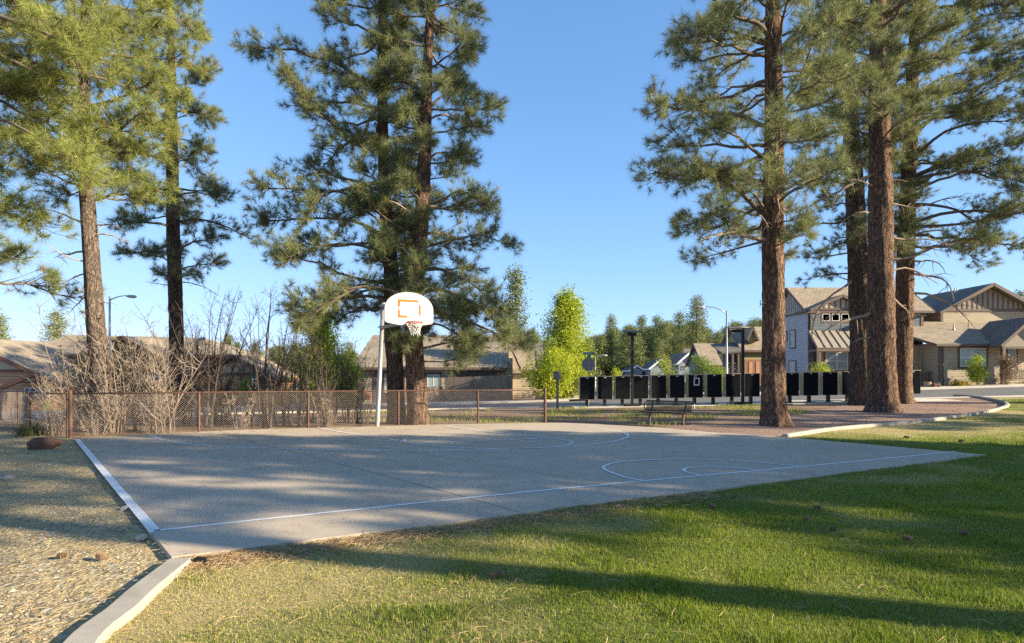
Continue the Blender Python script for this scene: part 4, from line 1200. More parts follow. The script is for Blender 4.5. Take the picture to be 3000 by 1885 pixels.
# ---- brown two-storey house on the left
Yl = 47.0
xa, xb = W(45,0,Yl).x, W(670,0,Yl).x
zb = GZ((xa+xb)/2, Yl) - .5
hl = empty('brown_house', ((xa+xb)/2, Yl, zb), 'large brown two-storey house with hipped tan roof on the left behind the bare shrubs', 'house')
zel = W(0,1046,Yl).z
mb = MB(); mb.box(xa, xb, Yl, Yl+6.5, zb, zel-.02); mb.build('wall', M['side_brown'], hl)
E_ = [Vector((xa-.5, Yl-.5, zel)), Vector((xb+.5, Yl-.5, zel)), Vector((xb+.5, Yl+7, zel)), Vector((xa-.5, Yl+7, zel))]
R0, R1 = W(205,987,Yl+3.25), W(598,1003,Yl+3.25); R1.z = R0.z - .25
mb = MB()
for q in ([E_[0],E_[1],R1,R0],[E_[1],E_[2],R1],[E_[2],E_[3],R0,R1],[E_[3],E_[0],R0]):
    mb.slab([a + Vector((0,0,.16)) for a in q], .14)
mb.build('roof', M['shingle'], hl)
tr = MB(); tr.bar(E_[0]+Vector((0,-.03,.03)), E_[1]+Vector((0,-.03,.03)), .04, .2)
for a in ((130,1046.5,150,1063),): window(*a, Yl, hl, None, 0, False)
for a in ((162,1048,191,1082),(201,1048,229,1082)): window(*a, Yl, hl, M['trim_red'], 0, True, None, None, .1)
window(404,1056,448,1085,Yl,hl,None,1,True,None,M['blind']); window(590,1056,606,1073,Yl,hl,None,1,False)
window(552,1073,575,1086,Yl,hl,None,0,False,None,M['blind'])
roof_vent(W(183, 1016, Yl+1.2), hl, .16); roof_vent(W(235,1003,Yl+2), hl, .16)
mb = MB(); q = W(110,1020,Yl+1.6); mb.tube([q-Vector((0,0,.2)), q+Vector((0,0,.2))], .22, 10); mb.build('skylight_tube', M['galv'], hl)
mb = MB(); q = W(630,1033,Yl+1.0); mb.tube([q-Vector((0,0,.2)), q+Vector((0,0,.15))], .2, 10); mb.build('skylight_tube', M['galv'], hl)
vent_pipe(W(628,1004,Yl+3), .3, hl)
# middle gable
ax_, az_ = W(363,990,45).x, W(0,990,45).z
mb = MB(); gable_roof(mb, ax_-3.4, ax_+3.4, 45, 50, az_-1.95, az_, 'y', .3, .14, tr, .26); mb.build('middle_gable_roof', M['shingle'], hl)
mb = MB(); gable_walls(mb, ax_-3.2, ax_+3.2, 45.4, 46.98, zb, az_-1.95, az_-.12, 'y'); mb.build('middle_gable_wall', M['side_brown'], hl)
# right wing gable
ax_, az_ = W(682,1045,42).x, W(0,1045,42).z
hw = 2.8; drop = 1.5
mb = MB(); gable_roof(mb, ax_-hw, ax_+hw, 42, 46.6, az_-drop, az_, 'y', .35, .14, tr, .28); mb.build('right_gable_roof', M['shingle'], hl)
mb = MB(); gable_walls(mb, ax_-hw+.15, ax_+hw-.15, 42.3, 46.98, zb, az_-drop-.05, az_-.13, 'y'); mb.build('right_gable_wall', M['side_orange'], hl)
mb = MB(); mb.prism([Vector((ax_-2.0, 42.27, az_-1.18)), Vector((ax_+2.0, 42.27, az_-1.18)), Vector((ax_, 42.27, az_-.25))], (0,.02,0)); mb.build('right_gable_panel', M['stucco'], hl)
tr.box(ax_-2.6, ax_+2.6, 42.22, 42.295, az_-1.35, az_-1.19)
mb = MB(); mb.slab([Vector((ax_-7.5,41.5,W(0,1118,42).z)), Vector((ax_-3.2,41.5,W(0,1118,42).z)), Vector((ax_-3.2,46.9,W(0,1072,45).z)), Vector((ax_-7.5,46.9,W(0,1072,45).z))], .14); mb.build('lower_roof', M['shingle'], hl)
# garage wing, front gable cut by the left edge of the picture
Yg = 40.5
p1 = W(205,1140,Yg); p0 = W(0,1045,Yg); k = (p0.z-p1.z)/(p1.x-p0.x)
xapex = p1.x - 7.6; za = p1.z + 7.6*k
mb = MB(); gable_roof(mb, xapex-7.3, xapex+7.3, Yg, Yg+7, p1.z+.3*k, za, 'y', .3, .14, tr, .24); mb.build('garage_roof', M['shingle'], hl)
mb = MB(); gable_walls(mb, xapex-7.0, xapex+7.0, Yg+.35, Yg+6.4, zb-.6, p1.z+.55*k-.05, za-.15, 'y'); mb.build('garage_wall', M['side_orange'], hl)
q0, q1 = W(-60,1083,Yg+.3), W(57,1083,Yg+.3); q2 = W(0,1058,Yg+.3)
mb = MB(); mb.prism([Vector((q0.x,Yg+.32,q0.z)), Vector((q1.x,Yg+.32,q0.z)), Vector((q2.x-.2,Yg+.32,q2.z+.1)), Vector((q0.x,Yg+.32,q2.z+.6))], (0,.02,0)); mb.build('garage_gable_panel', M['stucco'], hl)
tr.box(q0.x, q1.x+.2, Yg+.27, Yg+.345, q0.z-.16, q0.z-.002)
tr.bar(W(0,1139,Yg-.6), W(106,1096,Yg-.6), .35, .22)
tr.bar(W(60,1120,Yg+.2), W(125,1120,Yg+.2), .08, .1); tr.bar(W(109,1098,Yg+.2), W(109,1120,Yg+.2), .1, .1, (0,1,0))
mb = MB(); mb.prism([W(68,1118.5,Yg+.33), W(96,1118.5,Yg+.33), W(100,1112,Yg+.33), W(88,1106,Yg+.33)], (0,.015,0)); mb.build('porch_gable_panel', M['stucco'], hl)
window(72,1137,106,1160,Yg+.35,hl,None,1,False); window(117,1137,149,1160,Yg+.35,hl,None,1,False)
vent_pipe(W(23,1040,Yg+3), .55, hl); vent_pipe(W(73,1072,Yg+2.4), .4, hl)
for a, b in ((60,1060),(145,1096),(163,1107)): roof_vent(W(a,b,Yg+2.2), hl, .15)
tr.build('fascia', M['trim_red'], hl)

# ================================================================ WOODEN FENCES
def plank_fence(name, segs, label, pitch=.145, rnd=0):
    r = random.Random(rnd)
    first = segs[0][0]
    root = empty(name, (first[0], first[1], GZ(first[0], first[1])), label, 'wooden fence')
    for (a, b, ha, hb) in segs:
        a = np.array(a); b = np.array(b); L = np.linalg.norm(b-a); d = (b-a)/L; n = int(L/pitch)
        mb = MB(); nn = np.array([d[1], -d[0]])
        for i in range(n):
            s = i*pitch; p = a+d*s; q = a+d*(s+pitch-.012); z = GZ(p[0],p[1]); zt = z + ha+(hb-ha)*i/max(1,n-1) + r.uniform(-.018,.018)
            y_ = nn*r.uniform(0,.012)
            P = [p+y_, q+y_, q+y_-nn*.02, p+y_-nn*.02]
            mb.hexa([(c[0],c[1],z-.05) for c in P] + [(c[0],c[1],zt) for c in P])
        mb.build('board_panel', M['fence'], root)
        mb = MB()
        for h in (.35, min(ha,hb)-.3):
            p = a - nn*.06; q = b - nn*.06
            mb.bar((p[0],p[1],GZ(a[0],a[1])+h), (q[0],q[1],GZ(b[0],b[1])+h), .04, .09)
        mb.build('rail', M['fence'], root)
    return root
def fx(px, Y): return ((px-1500)/F*Y, Y)
def hh(px, py, Y): x, y = fx(px, Y); return W(px, py, Y).z - GZ(x, y)
plank_fence('wooden_fence', [(fx(1160,42.6), fx(1302,42.4), hh(1160,1134,42.6), hh(1302,1134,42.4)), (fx(1302.5,42.3), fx(1492,41.6), hh(1302,1108,42.3), hh(1492,1099,41.6)),
    (fx(1568,42.2), fx(1640,42.5), hh(1568,1130,42), hh(1640,1140,42))], 'stepped brown plank fence standing in front of the low tan house', rnd=2)
plank_fence('wooden_fence', [((-45,44.2), fx(205,44), 1.5, hh(205,1141,44)), (fx(205.5,44), fx(560,43.5), hh(205,1141,44), hh(560,1150,43.5)), (fx(780,43), fx(1000,42.8), hh(780,1140,43), hh(1000,1142,43))],
    'long brown plank fence below the brown house on the left', rnd=3)

# ================================================================ RED CAR behind the shrubs
def car(center, ang):
    root = empty('parked_car', center, 'small orange-red parked car glimpsed through the bare shrubs', 'car')
    c, s = math.cos(ang), math.sin(ang); C0 = Vector(center)
    def T(x, y, z): return C0 + Vector((x*c - y*s, x*s + y*c, z))
    prof = [(-2.05,.35),(-2.1,.62),(-2.02,.82),(-1.55,.95),(-1.15,1.42),(-.4,1.5),(.45,1.46),(1.1,1.0),(1.85,.86),(2.08,.66),(2.1,.35)]
    mb = MB(); ws_ = [.78,.84,.86,.86,.66,.64,.64,.86,.84,.8,.76]
    L = [T(x, w, z) for (x, z), w in zip(prof, ws_)]; R = [T(x, -w, z) for (x, z), w in zip(prof, ws_)]
    m = len(prof); mb.add(L + R, [list(range(m)), list(range(2*m-1, m-1, -1))] + [[i, m+i, m+(i+1)%m, (i+1)%m] for i in range(m)])
    mb.build('body', M['redpaint'], root)
    for sgn in (1, -1):
        mb = MB(); 
        def wpt(x, z):
            t = (z-.95)/.5; return T(x, sgn*(.873 - .2*max(0,t)), z)
        mb.prism([wpt(-1.38,.98), wpt(-1.02,1.38), wpt(.38,1.38), wpt(.92,1.0)], T(0,sgn*.012,0)-T(0,0,0)); mb.build('side_window', M['glass'], root)
    for x in (-1.3, 1.3):
        for sgn in (1, -1):
            mb = MB(); mb.tube([T(x, sgn*.70, .32), T(x, sgn*.89, .32)], .32, 18); w = mb.build('wheel', M['tyre'], root)
            mb = MB(); mb.tube([T(x, sgn*.885, .32), T(x, sgn*.90, .32)], .19, 12); mb.build('rim', M['galv'], w)
    for sgn in (1, -1):
        mb = MB(); mb.box(0,.001,0,.001,0,.001) if False else mb.tube([T(2.06, sgn*.58, .68), T(2.11, sgn*.58, .67)], .09, 10); mb.build('headlight', M['silver'], root)
    return root
cpos = W(985, 1190, 40.0); car((cpos.x, 40.6, GZ(cpos.x, 40.6)+.08), math.radians(4))

# stump and rock by the beige house
b = W(2717, 1147, 40.9); z = GZ(b.x, 40.9) + .06
mb = MB(); n = 14; mb.tube([(b.x, 40.9, z-.1), (b.x, 40.9, z+.18), (b.x, 40.9, z+.42)], [.27,.245,.235], n)
tag(mb.build('tree_stump', M['stump']), 'short cut tree stump standing beside the porch of the beige house', 'stump')
def rock(name, c, s, label, mat, seed=1, cat='rock', rz=0):
    import bmesh
    bm = bmesh.new(); bmesh.ops.create_icosphere(bm, subdivisions=3, radius=1)
    r = np.random.default_rng(seed); ph = r.uniform(0, 6, (6, 3)); fr = r.uniform(1, 3.4, (6, 3))
    V = np.array([v.co for v in bm.verts]); F_ = [[v.index for v in f.verts] for f in bm.faces]; bm.free()
    d = np.zeros(len(V))
    for i in range(6): d += .09*np.sin(V[:,0]*fr[i,0]+ph[i,0])*np.sin(V[:,1]*fr[i,1]+ph[i,1])*np.cos(V[:,2]*fr[i,2]+ph[i,2])*(1.6 if i < 3 else .8)
    V = V*(1+d*1.3)[:,None]
    V = np.sign(V)*np.abs(V)**.85
    V *= np.array(s); cr, sr = math.cos(rz), math.sin(rz)
    V = np.stack([V[:,0]*cr - V[:,1]*sr, V[:,0]*sr + V[:,1]*cr, V[:,2]], -1) + np.array(c)
    return tag(np_mesh(name, V, F_, mat), label, cat)
g = G(116, 1312); rock('boulder', (g.x, g.y+.1, g.z+.07), (.29,.17,.14), 'rough red-brown rock lying on the gravel at the left end of the court', M['rock'], 4, rz=.5)
b = W(2742, 1145, 40.6); rock('boulder', (b.x, 40.6, GZ(b.x,40.6)+.15), (.32,.25,.24), 'dark grey rock beside the tree stump by the beige house', M['rock'], 9)
# ================================================================ VEGETATION HELPERS
def nrm(a): return a / (np.linalg.norm(a, axis=-1, keepdims=True) + 1e-12)

class Twigs:
    """many thin tubes (three or more sides) gathered into one bark mesh"""
    def __init__(s): s.V = []; s.F = []; s.n = 0
    def tube(s, pts, rad, k=4):
        pts = np.asarray(pts, float); m = len(pts)
        d = np.gradient(pts, axis=0); d = nrm(d)
        ref = np.array([0,0,1.]) if abs(d[0,2]) < .9 else np.array([1.,0,0])
        u = nrm(np.cross(d, ref)); v = np.cross(d, u)
        a = np.arange(k)*2*np.pi/k
        R = np.asarray(rad, float) * np.ones(m)
        ring = pts[:,None,:] + R[:,None,None]*(np.cos(a)[None,:,None]*u[:,None,:] + np.sin(a)[None,:,None]*v[:,None,:])
        s.V.append(ring.reshape(-1,3))
        i, j = np.meshgrid(np.arange(m-1), np.arange(k), indexing='ij')
        b = s.n + i*k + j; b2 = s.n + i*k + (j+1) % k
        s.F.append(np.stack([b, b2, b2+k, b+k], -1).reshape(-1,4)); s.n += m*k
    def build(s, name, mat, parent, smooth=True):
        return np_mesh(name, np.concatenate(s.V), np.concatenate(s.F), mat, parent, smooth)

def frames(ax, rng):
    r = rng.normal(size=ax.shape); u = nrm(np.cross(ax, r)); return u, np.cross(ax, u)

def tuft_protos(rng, K, length, width, n=8, spread=(20, 105), stem=.10):
    out = []
    for _ in range(n):
        th = np.radians(rng.uniform(*spread, K)); ph = rng.uniform(0, 2*np.pi, K)
        d = np.stack([np.sin(th)*np.cos(ph), np.sin(th)*np.sin(ph), np.cos(th)], -1)
        base = np.zeros((K,3)); base[:,2] = rng.uniform(-stem, .02, K)
        L = length*rng.uniform(.75, 1.15, K)
        side = nrm(np.cross(d, rng.normal(size=(K,3))))*width/2
        tip = base + d*L[:,None]; tip[:,2] += 0
        mid = base + d*(L*.5)[:,None]
        out.append(np.stack([base - side*.6, base + side*.6, tip], 1))   # triangle per needle
    return out
def leaf_protos(rng, K, spread, size, n=6):
    out = []
    for _ in range(n):
        c = rng.normal(size=(K,3))*spread
        a = nrm(rng.normal(size=(K,3))); b = nrm(np.cross(a, rng.normal(size=(K,3))))
        s = size*rng.uniform(.7, 1.25, (K,1))
        out.append(np.stack([c - a*s*.5, c + b*s*.32, c + a*s*.55, c - b*s*.32], 1))
    return out
def scatter(name, protos, pos, ax, scale, tint, mat, parent, rng, tjit=.10):
    n = len(pos); u, v = frames(ax, rng); vid = rng.integers(0, len(protos), n)
    Vs = []; Ts = []
    for k, P in enumerate(protos):
        i = np.nonzero(vid == k)[0]
        if len(i) == 0: continue
        q = P.reshape(-1,3); m = P.shape[1]
        w = (q[None,:,0:1]*u[i][:,None,:] + q[None,:,1:2]*v[i][:,None,:] + q[None,:,2:3]*ax[i][:,None,:])*scale[i][:,None,None] + pos[i][:,None,:]
        Vs.append(w.reshape(-1,3))
        tt = tint[i][:,None] + rng.uniform(-tjit, tjit, (len(i), P.shape[0]))
        Ts.append(np.repeat(tt.reshape(-1), m))
    V = np.concatenate(Vs); T = np.clip(np.concatenate(Ts), 0, 1)
    F_ = np.arange(len(V)).reshape(-1, m)
    return np_mesh(name, V, F_, mat, parent, False, {'tint': T})

TUFT = tuft_protos(np.random.default_rng(3), 56, .265, .0135, spread=(12, 100), stem=.14)
TUFT_L = tuft_protos(np.random.default_rng(4), 54, .26, .0125, spread=(12, 100), stem=.14)

def trunk_mesh(name, pts, radii, mat, parent, rng, sides=28, per_m=5, flare=.35, lump=.035):
    """tapered trunk with fluted, lumpy bark relief and a flared root collar"""
    radii = np.interp(np.linspace(0,1,len(pts)), np.linspace(0,1,len(radii)), radii)
    P = np.array(crom(pts, 12)); R = np.array(crom([(r, 0) for r in radii], 12))[:,0]
    L = np.concatenate([[0], np.cumsum(np.linalg.norm(np.diff(P, axis=0), axis=1))])
    m = max(12, int(L[-1]*per_m)); s = np.linspace(0, L[-1], m)
    C = np.stack([np.interp(s, L, P[:,i]) for i in range(3)], -1); R = np.interp(s, L, R)
    a = np.linspace(0, 2*np.pi, sides, endpoint=False)
    A, S = np.meshgrid(a, s)
    rel = np.ones_like(A)
    for k in range(10):
        f = rng.integers(3, 12); rel += lump*.45*np.sin(f*A + rng.uniform(.2, 1.8)*S + rng.uniform(0, 6.3))
    rel += rng.normal(size=A.shape)*lump*.55
    fl = flare*np.exp(-s/.28)[:,None]*(1 + .55*np.sin(5*A + rng.uniform(0,6)) + .3*np.sin(3*A + rng.uniform(0,6)))
    RR = R[:,None]*(rel + np.maximum(fl, 0))
    V = np.stack([C[:,0:1] + RR*np.cos(A), C[:,1:2] + RR*np.sin(A), C[:,2:3] + 0*A], -1).reshape(-1,3)
    i, j = np.meshgrid(np.arange(m-1), np.arange(sides), indexing='ij')
    b = i*sides + j; b2 = i*sides + (j+1) % sides
    F_ = np.stack([b, b2, b2+sides, b+sides], -1).reshape(-1,4)
    return np_mesh(name, V, F_, mat, parent, True), C, R

def dead_branch(tw, p, d, L, r0, rng, droop=.35, twigs=6):
    n = 8; pts = [np.array(p, float)]; dd = np.array(d, float)
    for i in range(n):
        dd = nrm(dd + rng.normal(size=3)*.16 + np.array([0,0,-droop/n*(i/n)*2.5]))
        pts.append(pts[-1] + dd*L/n)
    pts = np.array(pts); tw.tube(pts, np.linspace(r0, r0*.18, n+1), 6)
    for k in range(twigs):
        i = rng.integers(3, n); q = pts[i]; d2 = nrm(pts[i]-pts[i-1] + rng.normal(size=3)*.7 + np.array([0,0,-.2])); l = L*rng.uniform(.1,.32)
        mid = q + d2*l*.5 + rng.normal(size=3)*.05; tw.tube([q, mid, q + d2*l + np.array([0,0,-.1*l])], [r0*.3, r0*.2, r0*.08], 4)

def pine(name, base_px, trunk_px, Y, radii, prof, label, nb, rng_seed, bark='bark_red', leaf='needles', ydepth=None, dens=1.0,
         dead=(), yoff=None, tilt_fn=None, tint0=.42, limb_scale=1.0, tuft=TUFT, group='tall ponderosa pines', nlimbs=(), fill=.78, front=None):
    """trunk_px: photograph pixels up the trunk; prof: rows (py, left px, right px) of the crown outline"""
    rng = np.random.default_rng(rng_seed); nb = int(nb*fill); dens = dens*.9
    b = Vector(((base_px-1500)/F*Y, Y, 0)); b.z = GZ(b.x, Y)
    root = empty(name, b, label, 'pine tree', group)
    pts = [(b.x, Y, b.z-.15)] + [tuple(W(px, py, Y)) for px, py in trunk_px]
    trunk, C, R = trunk_mesh('trunk', pts, radii, M[bark], root, rng)
    zc = C[:,2]
    prof = sorted(prof, key=lambda r: -r[0])
    pz = np.array([W(0, r[0], Y).z for r in prof]); pl = np.array([(r[1]-1500)/F*Y for r in prof]); pr = np.array([(r[2]-1500)/F*Y for r in prof])
    zlo, zhi = pz.min(), pz.max()
    tw = Twigs(); pos = []; axs = []; 
    def axis_at(z): return np.array([np.interp(z, zc, C[:,0]), np.interp(z, zc, C[:,1]), z])
    def foliate(mid, reach, r0, t0):
        n = len(mid); tg = np.linspace(0, 1, n)
        for k in range(int((6 + reach*6.0)*dens)):
            tt = t0 + (1.0-t0)*rng.random()**.62
            q = np.array([np.interp(tt, tg, mid[:,c]) for c in range(3)])
            bd = nrm(mid[min(n-1,int(tt*(n-1))+1 if tt < .99 else n-1)] - mid[max(0,int(tt*(n-1))-1)])
            sd = nrm(np.cross(bd, [0,0,1.]))*rng.choice([-1,1])
            d = nrm(bd*rng.uniform(.3,1.0) + sd*rng.uniform(.1,1.0) + np.array([0,0,rng.uniform(-.35,.7)]))
            l = rng.uniform(.30,.90)*min(1.25, .45+reach*.22)*(1.25-.5*tt)
            e = q + d*l + np.array([0,0,rng.uniform(-.04,.10)])
            m_ = (q+e)/2 + rng.normal(size=3)*.05 + np.array([0,0,-.05*l])
            tw.tube([q, m_, e], [max(.007,r0*.28), .008, .006], 3)
            pos.append(e); axs.append(nrm(d + np.array([0,0,.25])))
            for h in range(rng.integers(1,4)):
                s_ = rng.uniform(.45,.95); g_ = q + (e-q)*s_
                d2 = nrm(d*.6 + rng.normal(size=3)*.65 + np.array([0,0,.15])); l2 = rng.uniform(.18,.42)
                e2 = g_ + d2*l2; tw.tube([g_, e2], [.007,.005], 3)
                pos.append(e2); axs.append(nrm(d2 + np.array([0,0,.2])))
    golden = 2.39996
    for i in range(nb):
        f = (i + rng.uniform(0,1))/nb
        ztip = zlo + (zhi-zlo)*f
        az = golden*i + rng.uniform(-.4,.4)
        cx, sy = math.cos(az), math.sin(az)
        el_ = np.interp(ztip, pz, pl); er_ = np.interp(ztip, pz, pr)
        xt = np.interp(ztip, zc, C[:,0])
        rx = max(.5, (er_-xt) if cx > 0 else (xt-el_))
        ry = ydepth if ydepth else .5*(er_-el_)*.85
        if front and sy < 0: ry = min(ry, front)
        reach = 1/math.sqrt((cx/rx)**2 + (sy/max(.6,ry))**2)*rng.uniform(.62, 1.04)
        slope = rng.uniform(-.15,.35) + .15*(f-.4)
        zst = np.clip(ztip - reach*slope, zlo-.6, zc.max()-.2)
        p0 = axis_at(zst); tip = np.array([xt + cx*reach, p0[1] + sy*reach, ztip])
        n = 9; t = np.linspace(0,1,n)[:,None]
        mid = p0 + (tip-p0)*t
        mid[:,2] += np.sin(np.pi*t[:,0])*reach*rng.uniform(-.10,.14)
        w = np.cumsum(rng.normal(size=(n,3))*reach*.018, axis=0); w -= w[0]; mid = mid + w*(1 if n else 0)
        r0 = (.018 + .0135*reach)*limb_scale*rng.uniform(.8,1.25)
        tw.tube(mid, np.linspace(r0, r0*.22, n), 6)
        foliate(mid, reach, r0, .30)
    for L_ in nlimbs:      # explicit big bare limbs, (pixel polyline, radius, depth offset at the tip)
        P = [tuple(W(px,py,Y + dy)) for px,py,dy in L_[0]]
        P = np.array(crom(P, 5)); tw.tube(P, np.linspace(L_[1], L_[1]*.3, len(P)), 8)
        foliate(P, np.linalg.norm(P[-1]-P[0])*1.15, L_[1], .5)
    pos = np.array(pos); axs = np.array(axs)
    tw.build('limbs', M['limb'], root)
    n = len(pos)
    tint = np.clip(tint0 + rng.normal(size=n)*.13 + .25*(vnoise(pos[:,0]+pos[:,1], pos[:,2], .9, rng_seed)-.5), 0, .96)
    tint[rng.random(n) < .012] = 1.0
    scatter('crown', tuft, pos, axs, rng.uniform(.78, 1.22, n), tint, M[leaf], root, rng)
    if dead:
        for (px, py, dx, dz, L, r) in dead:
            dw = Twigs()
            p = np.array(W(px, py, Y)); dead_branch(dw, axis_at(p[2]) , nrm(np.array([dx, rng.uniform(-.45,.15), dz])), L*1.2, r*1.5, rng)
            dw.build('dead_branch', M['deadwood'], root)
    return root, n

tot = 0
# -------- the young sunny pine on the left, leaning
r_, n = pine('pine_tree', 316, [(300,1120),(283,980),(272,820),(264,700),(254,560),(248,420),(247,280),(250,100),(255,-100),(262,-420)], 16.4,
    [.28,.25,.232,.215,.198,.185,.168,.146,.125,.09,.03],
    [(590,150,430),(540,110,500),(470,60,545),(380,40,560),(250,30,570),(130,20,520),(0,40,490),(-120,80,450),(-280,150,380),(-420,230,290)],
    'leaning pine with sunlit yellow-green needles beside the left street lamp', 62, 21, 'bark_grey', 'needles_young', 2.6, 1.15,
    dead=[(247,660,-1,.1,1.4,.025),(255,690,1,.05,1.0,.02),(258,740,-1,.15,1.3,.022),(262,800,-1,.05,.9,.018),(262,660,1,.15,1.0,.02),(268,860,-.9,-.1,1.0,.018),(270,890,1,.3,.6,.015),(276,930,1,.1,.5,.014),(262,770,-1,-.2,1.1,.016)], tint0=.55, tuft=TUFT_L, fill=1.05)
tot += n
# -------- pine behind it with the dark blue-green crown
r_, n = pine('pine_tree', 520, [(518,1100),(516,950),(512,800),(508,700),(505,560),(503,350),(502,150),(500,0),(500,-300)], 24.0,
    [.31,.285,.27,.26,.25,.235,.20,.15,.11,.03],
    [(815,430,560),(775,350,680),(720,335,715),(670,350,715),(610,380,660),(540,380,645),(440,390,652),(330,380,640),(240,400,630),(150,400,585),(60,410,560),(-80,430,540),(-290,490,510)],
    'dark green pine with a straight trunk rising from the bare shrubs on the left', 84, 22, 'bark_dark', 'needles', 2.6, 1.1,
    dead=[(510,830,1,.1,1.6,.02),(510,790,1,.1,1.2,.018),(512,840,-1,0,.9,.018),(514,940,-1,-.2,.6,.015)], tint0=.33)
tot += n
# -------- pine whose trunk stands outside the left edge
r_, n = pine('pine_tree', -290, [(-290,1100),(-285,800),(-280,400),(-280,0),(-280,-400)], 14.2,
    [.36,.33,.30,.25,.18,.05],
    [(880,-450,20),(820,-480,90),(740,-520,130),(650,-520,110),(560,-520,95),(470,-540,60),(330,-560,190),(180,-560,270),(60,-560,300),(-60,-540,280),(-250,-480,150),(-400,-340,-220)],
    'pine reaching in from the left edge with bare brown limbs and sunlit needles', 70, 23, 'bark_red', 'needles_young', 3.2, 1.05, tint0=.5, tuft=TUFT_L, fill=1.0,
    nlimbs=[([(-270,-40,0),(-60,30,-.6),(60,70,-.8),(160,110,-1.0),(240,150,-1.1)],.075),([(-280,170,0),(-60,150,.3),(60,190,.4),(150,250,.6),(230,330,.8)],.07),([(-280,300,0),(-40,285,.6),(60,330,.8),(150,370,1.0),(235,480,1.2)],.055),
            ([(-280,400,0),(-40,350,-.4),(70,380,-.5),(170,450,-.5),(230,500,-.4)],.05),([(-280,560,0),(-80,600,.2),(10,620,.3),(110,660,.3)],.04)])
tot += n
# -------- the twin pines behind the hoop
r_, n = pine('pine_tree', 1163, [(1160,1180),(1156,1060),(1150,980),(1147,800),(1140,700),(1128,600),(1122,400),(1120,200),(1120,0),(1118,-350)], 19.6,
    [.31,.285,.275,.27,.25,.225,.20,.175,.15,.12,.04],
    [(985,880,1230),(950,860,1250),(870,850,1250),(800,840,1260),(720,780,1240),(650,745,1220),(560,735,1230),(480,690,1240),(430,662,1230),(350,730,1240),(250,740,1220),(150,735,1200),(110,760,1190),(60,880,1180),(0,930,1180),(-150,960,1180),(-340,1080,1150)],
    'left one of the twin pines behind the hoop, its crown spreading far left', 100, 24, 'bark_dark', 'needles', 3.2, 1.15, front=1.4, fill=.82, tint0=.36,
    dead=[(1140,700,-1,.2,.9,.03)], nlimbs=[([(1148,830,0),(1080,830,-.4),(990,870,-.8),(910,940,-1.0)],.055),([(1146,760,0),(1060,720,-.3),(950,720,-.7),(830,760,-1.0)],.065),([(1140,700,0),(1040,650,.4),(920,640,.8),(780,650,1.0)],.065),([(1150,880,0),(1200,860,-.6),(1250,890,-1.0)],.04),([(1132,640,0),(1060,590,-.5),(960,560,-.9),(900,640,-1.1)],.07),([(1125,430,0),(1020,400,-.4),(930,320,-.7),(850,240,-.9)],.08),([(1160,640,0),(1180,610,.1),(1185,720,.1)],.05)])
tot += n
r_, n = pine('pine_tree', 1230, [(1224,1180),(1216,1060),(1212,960),(1222,800),(1232,700),(1240,560),(1246,400),(1250,250),(1256,120),(1262,0),(1270,-380)], 19.2,
    [.37,.325,.305,.295,.265,.24,.22,.20,.175,.15,.125,.04],
    [(1060,1330,1490),(1020,1170,1525),(960,1150,1525),(900,1140,1490),(840,1120,1430),(780,1100,1400),(720,1080,1440),(690,1060,1530),(640,1060,1535),(570,1060,1510),(500,1070,1455),(430,1080,1440),(360,1060,1462),(250,1060,1460),(140,1070,1460),(60,1090,1445),(0,1100,1420),(-150,1130,1390),(-370,1240,1300)],
    'right one of the twin pines behind the hoop, with the thicker reddish trunk', 104, 25, 'bark_red', 'needles', 3.0, 1.2, front=1.2, fill=.82, tint0=.38,
    dead=[(1230,590,-.6,.8,1.5,.03),(1226,640,-.8,.3,1.2,.025),(1215,1130,1,.25,.8,.025),(1222,740,1,-.2,1.3,.02),(1224,790,1,-.1,1.2,.02)],
    nlimbs=[([(1240,600,0),(1290,590,-.2),(1350,560,-.5),(1420,600,-.8)],.06),([(1226,700,0),(1130,640,-.3),(1070,580,-.5)],.055),([(1248,330,0),(1285,290,.2),(1330,260,.3)],.06),([(1244,270,0),(1180,240,-.2),(1120,250,-.4)],.055),([(1215,920,0),(1270,880,-.5),(1330,900,-.9)],.055),([(1216,860,0),(1290,850,-.3),(1370,880,-.6),(1440,930,-.8),(1480,980,-.9)],.07),([(1214,900,0),(1300,920,.2),(1390,950,.4),(1470,985,.5),(1510,1000,.5)],.065),([(1214,800,0),(1290,790,-.4),(1380,830,-.9),(1450,890,-1.2)],.06),([(1216,960,0),(1280,950,-.5),(1340,980,-.9),(1400,1010,-1.1)],.045),([(1214,880,0),(1140,850,-.6),(1060,840,-1.1),(980,880,-1.4),(900,930,-1.6)],.06)])
tot += n
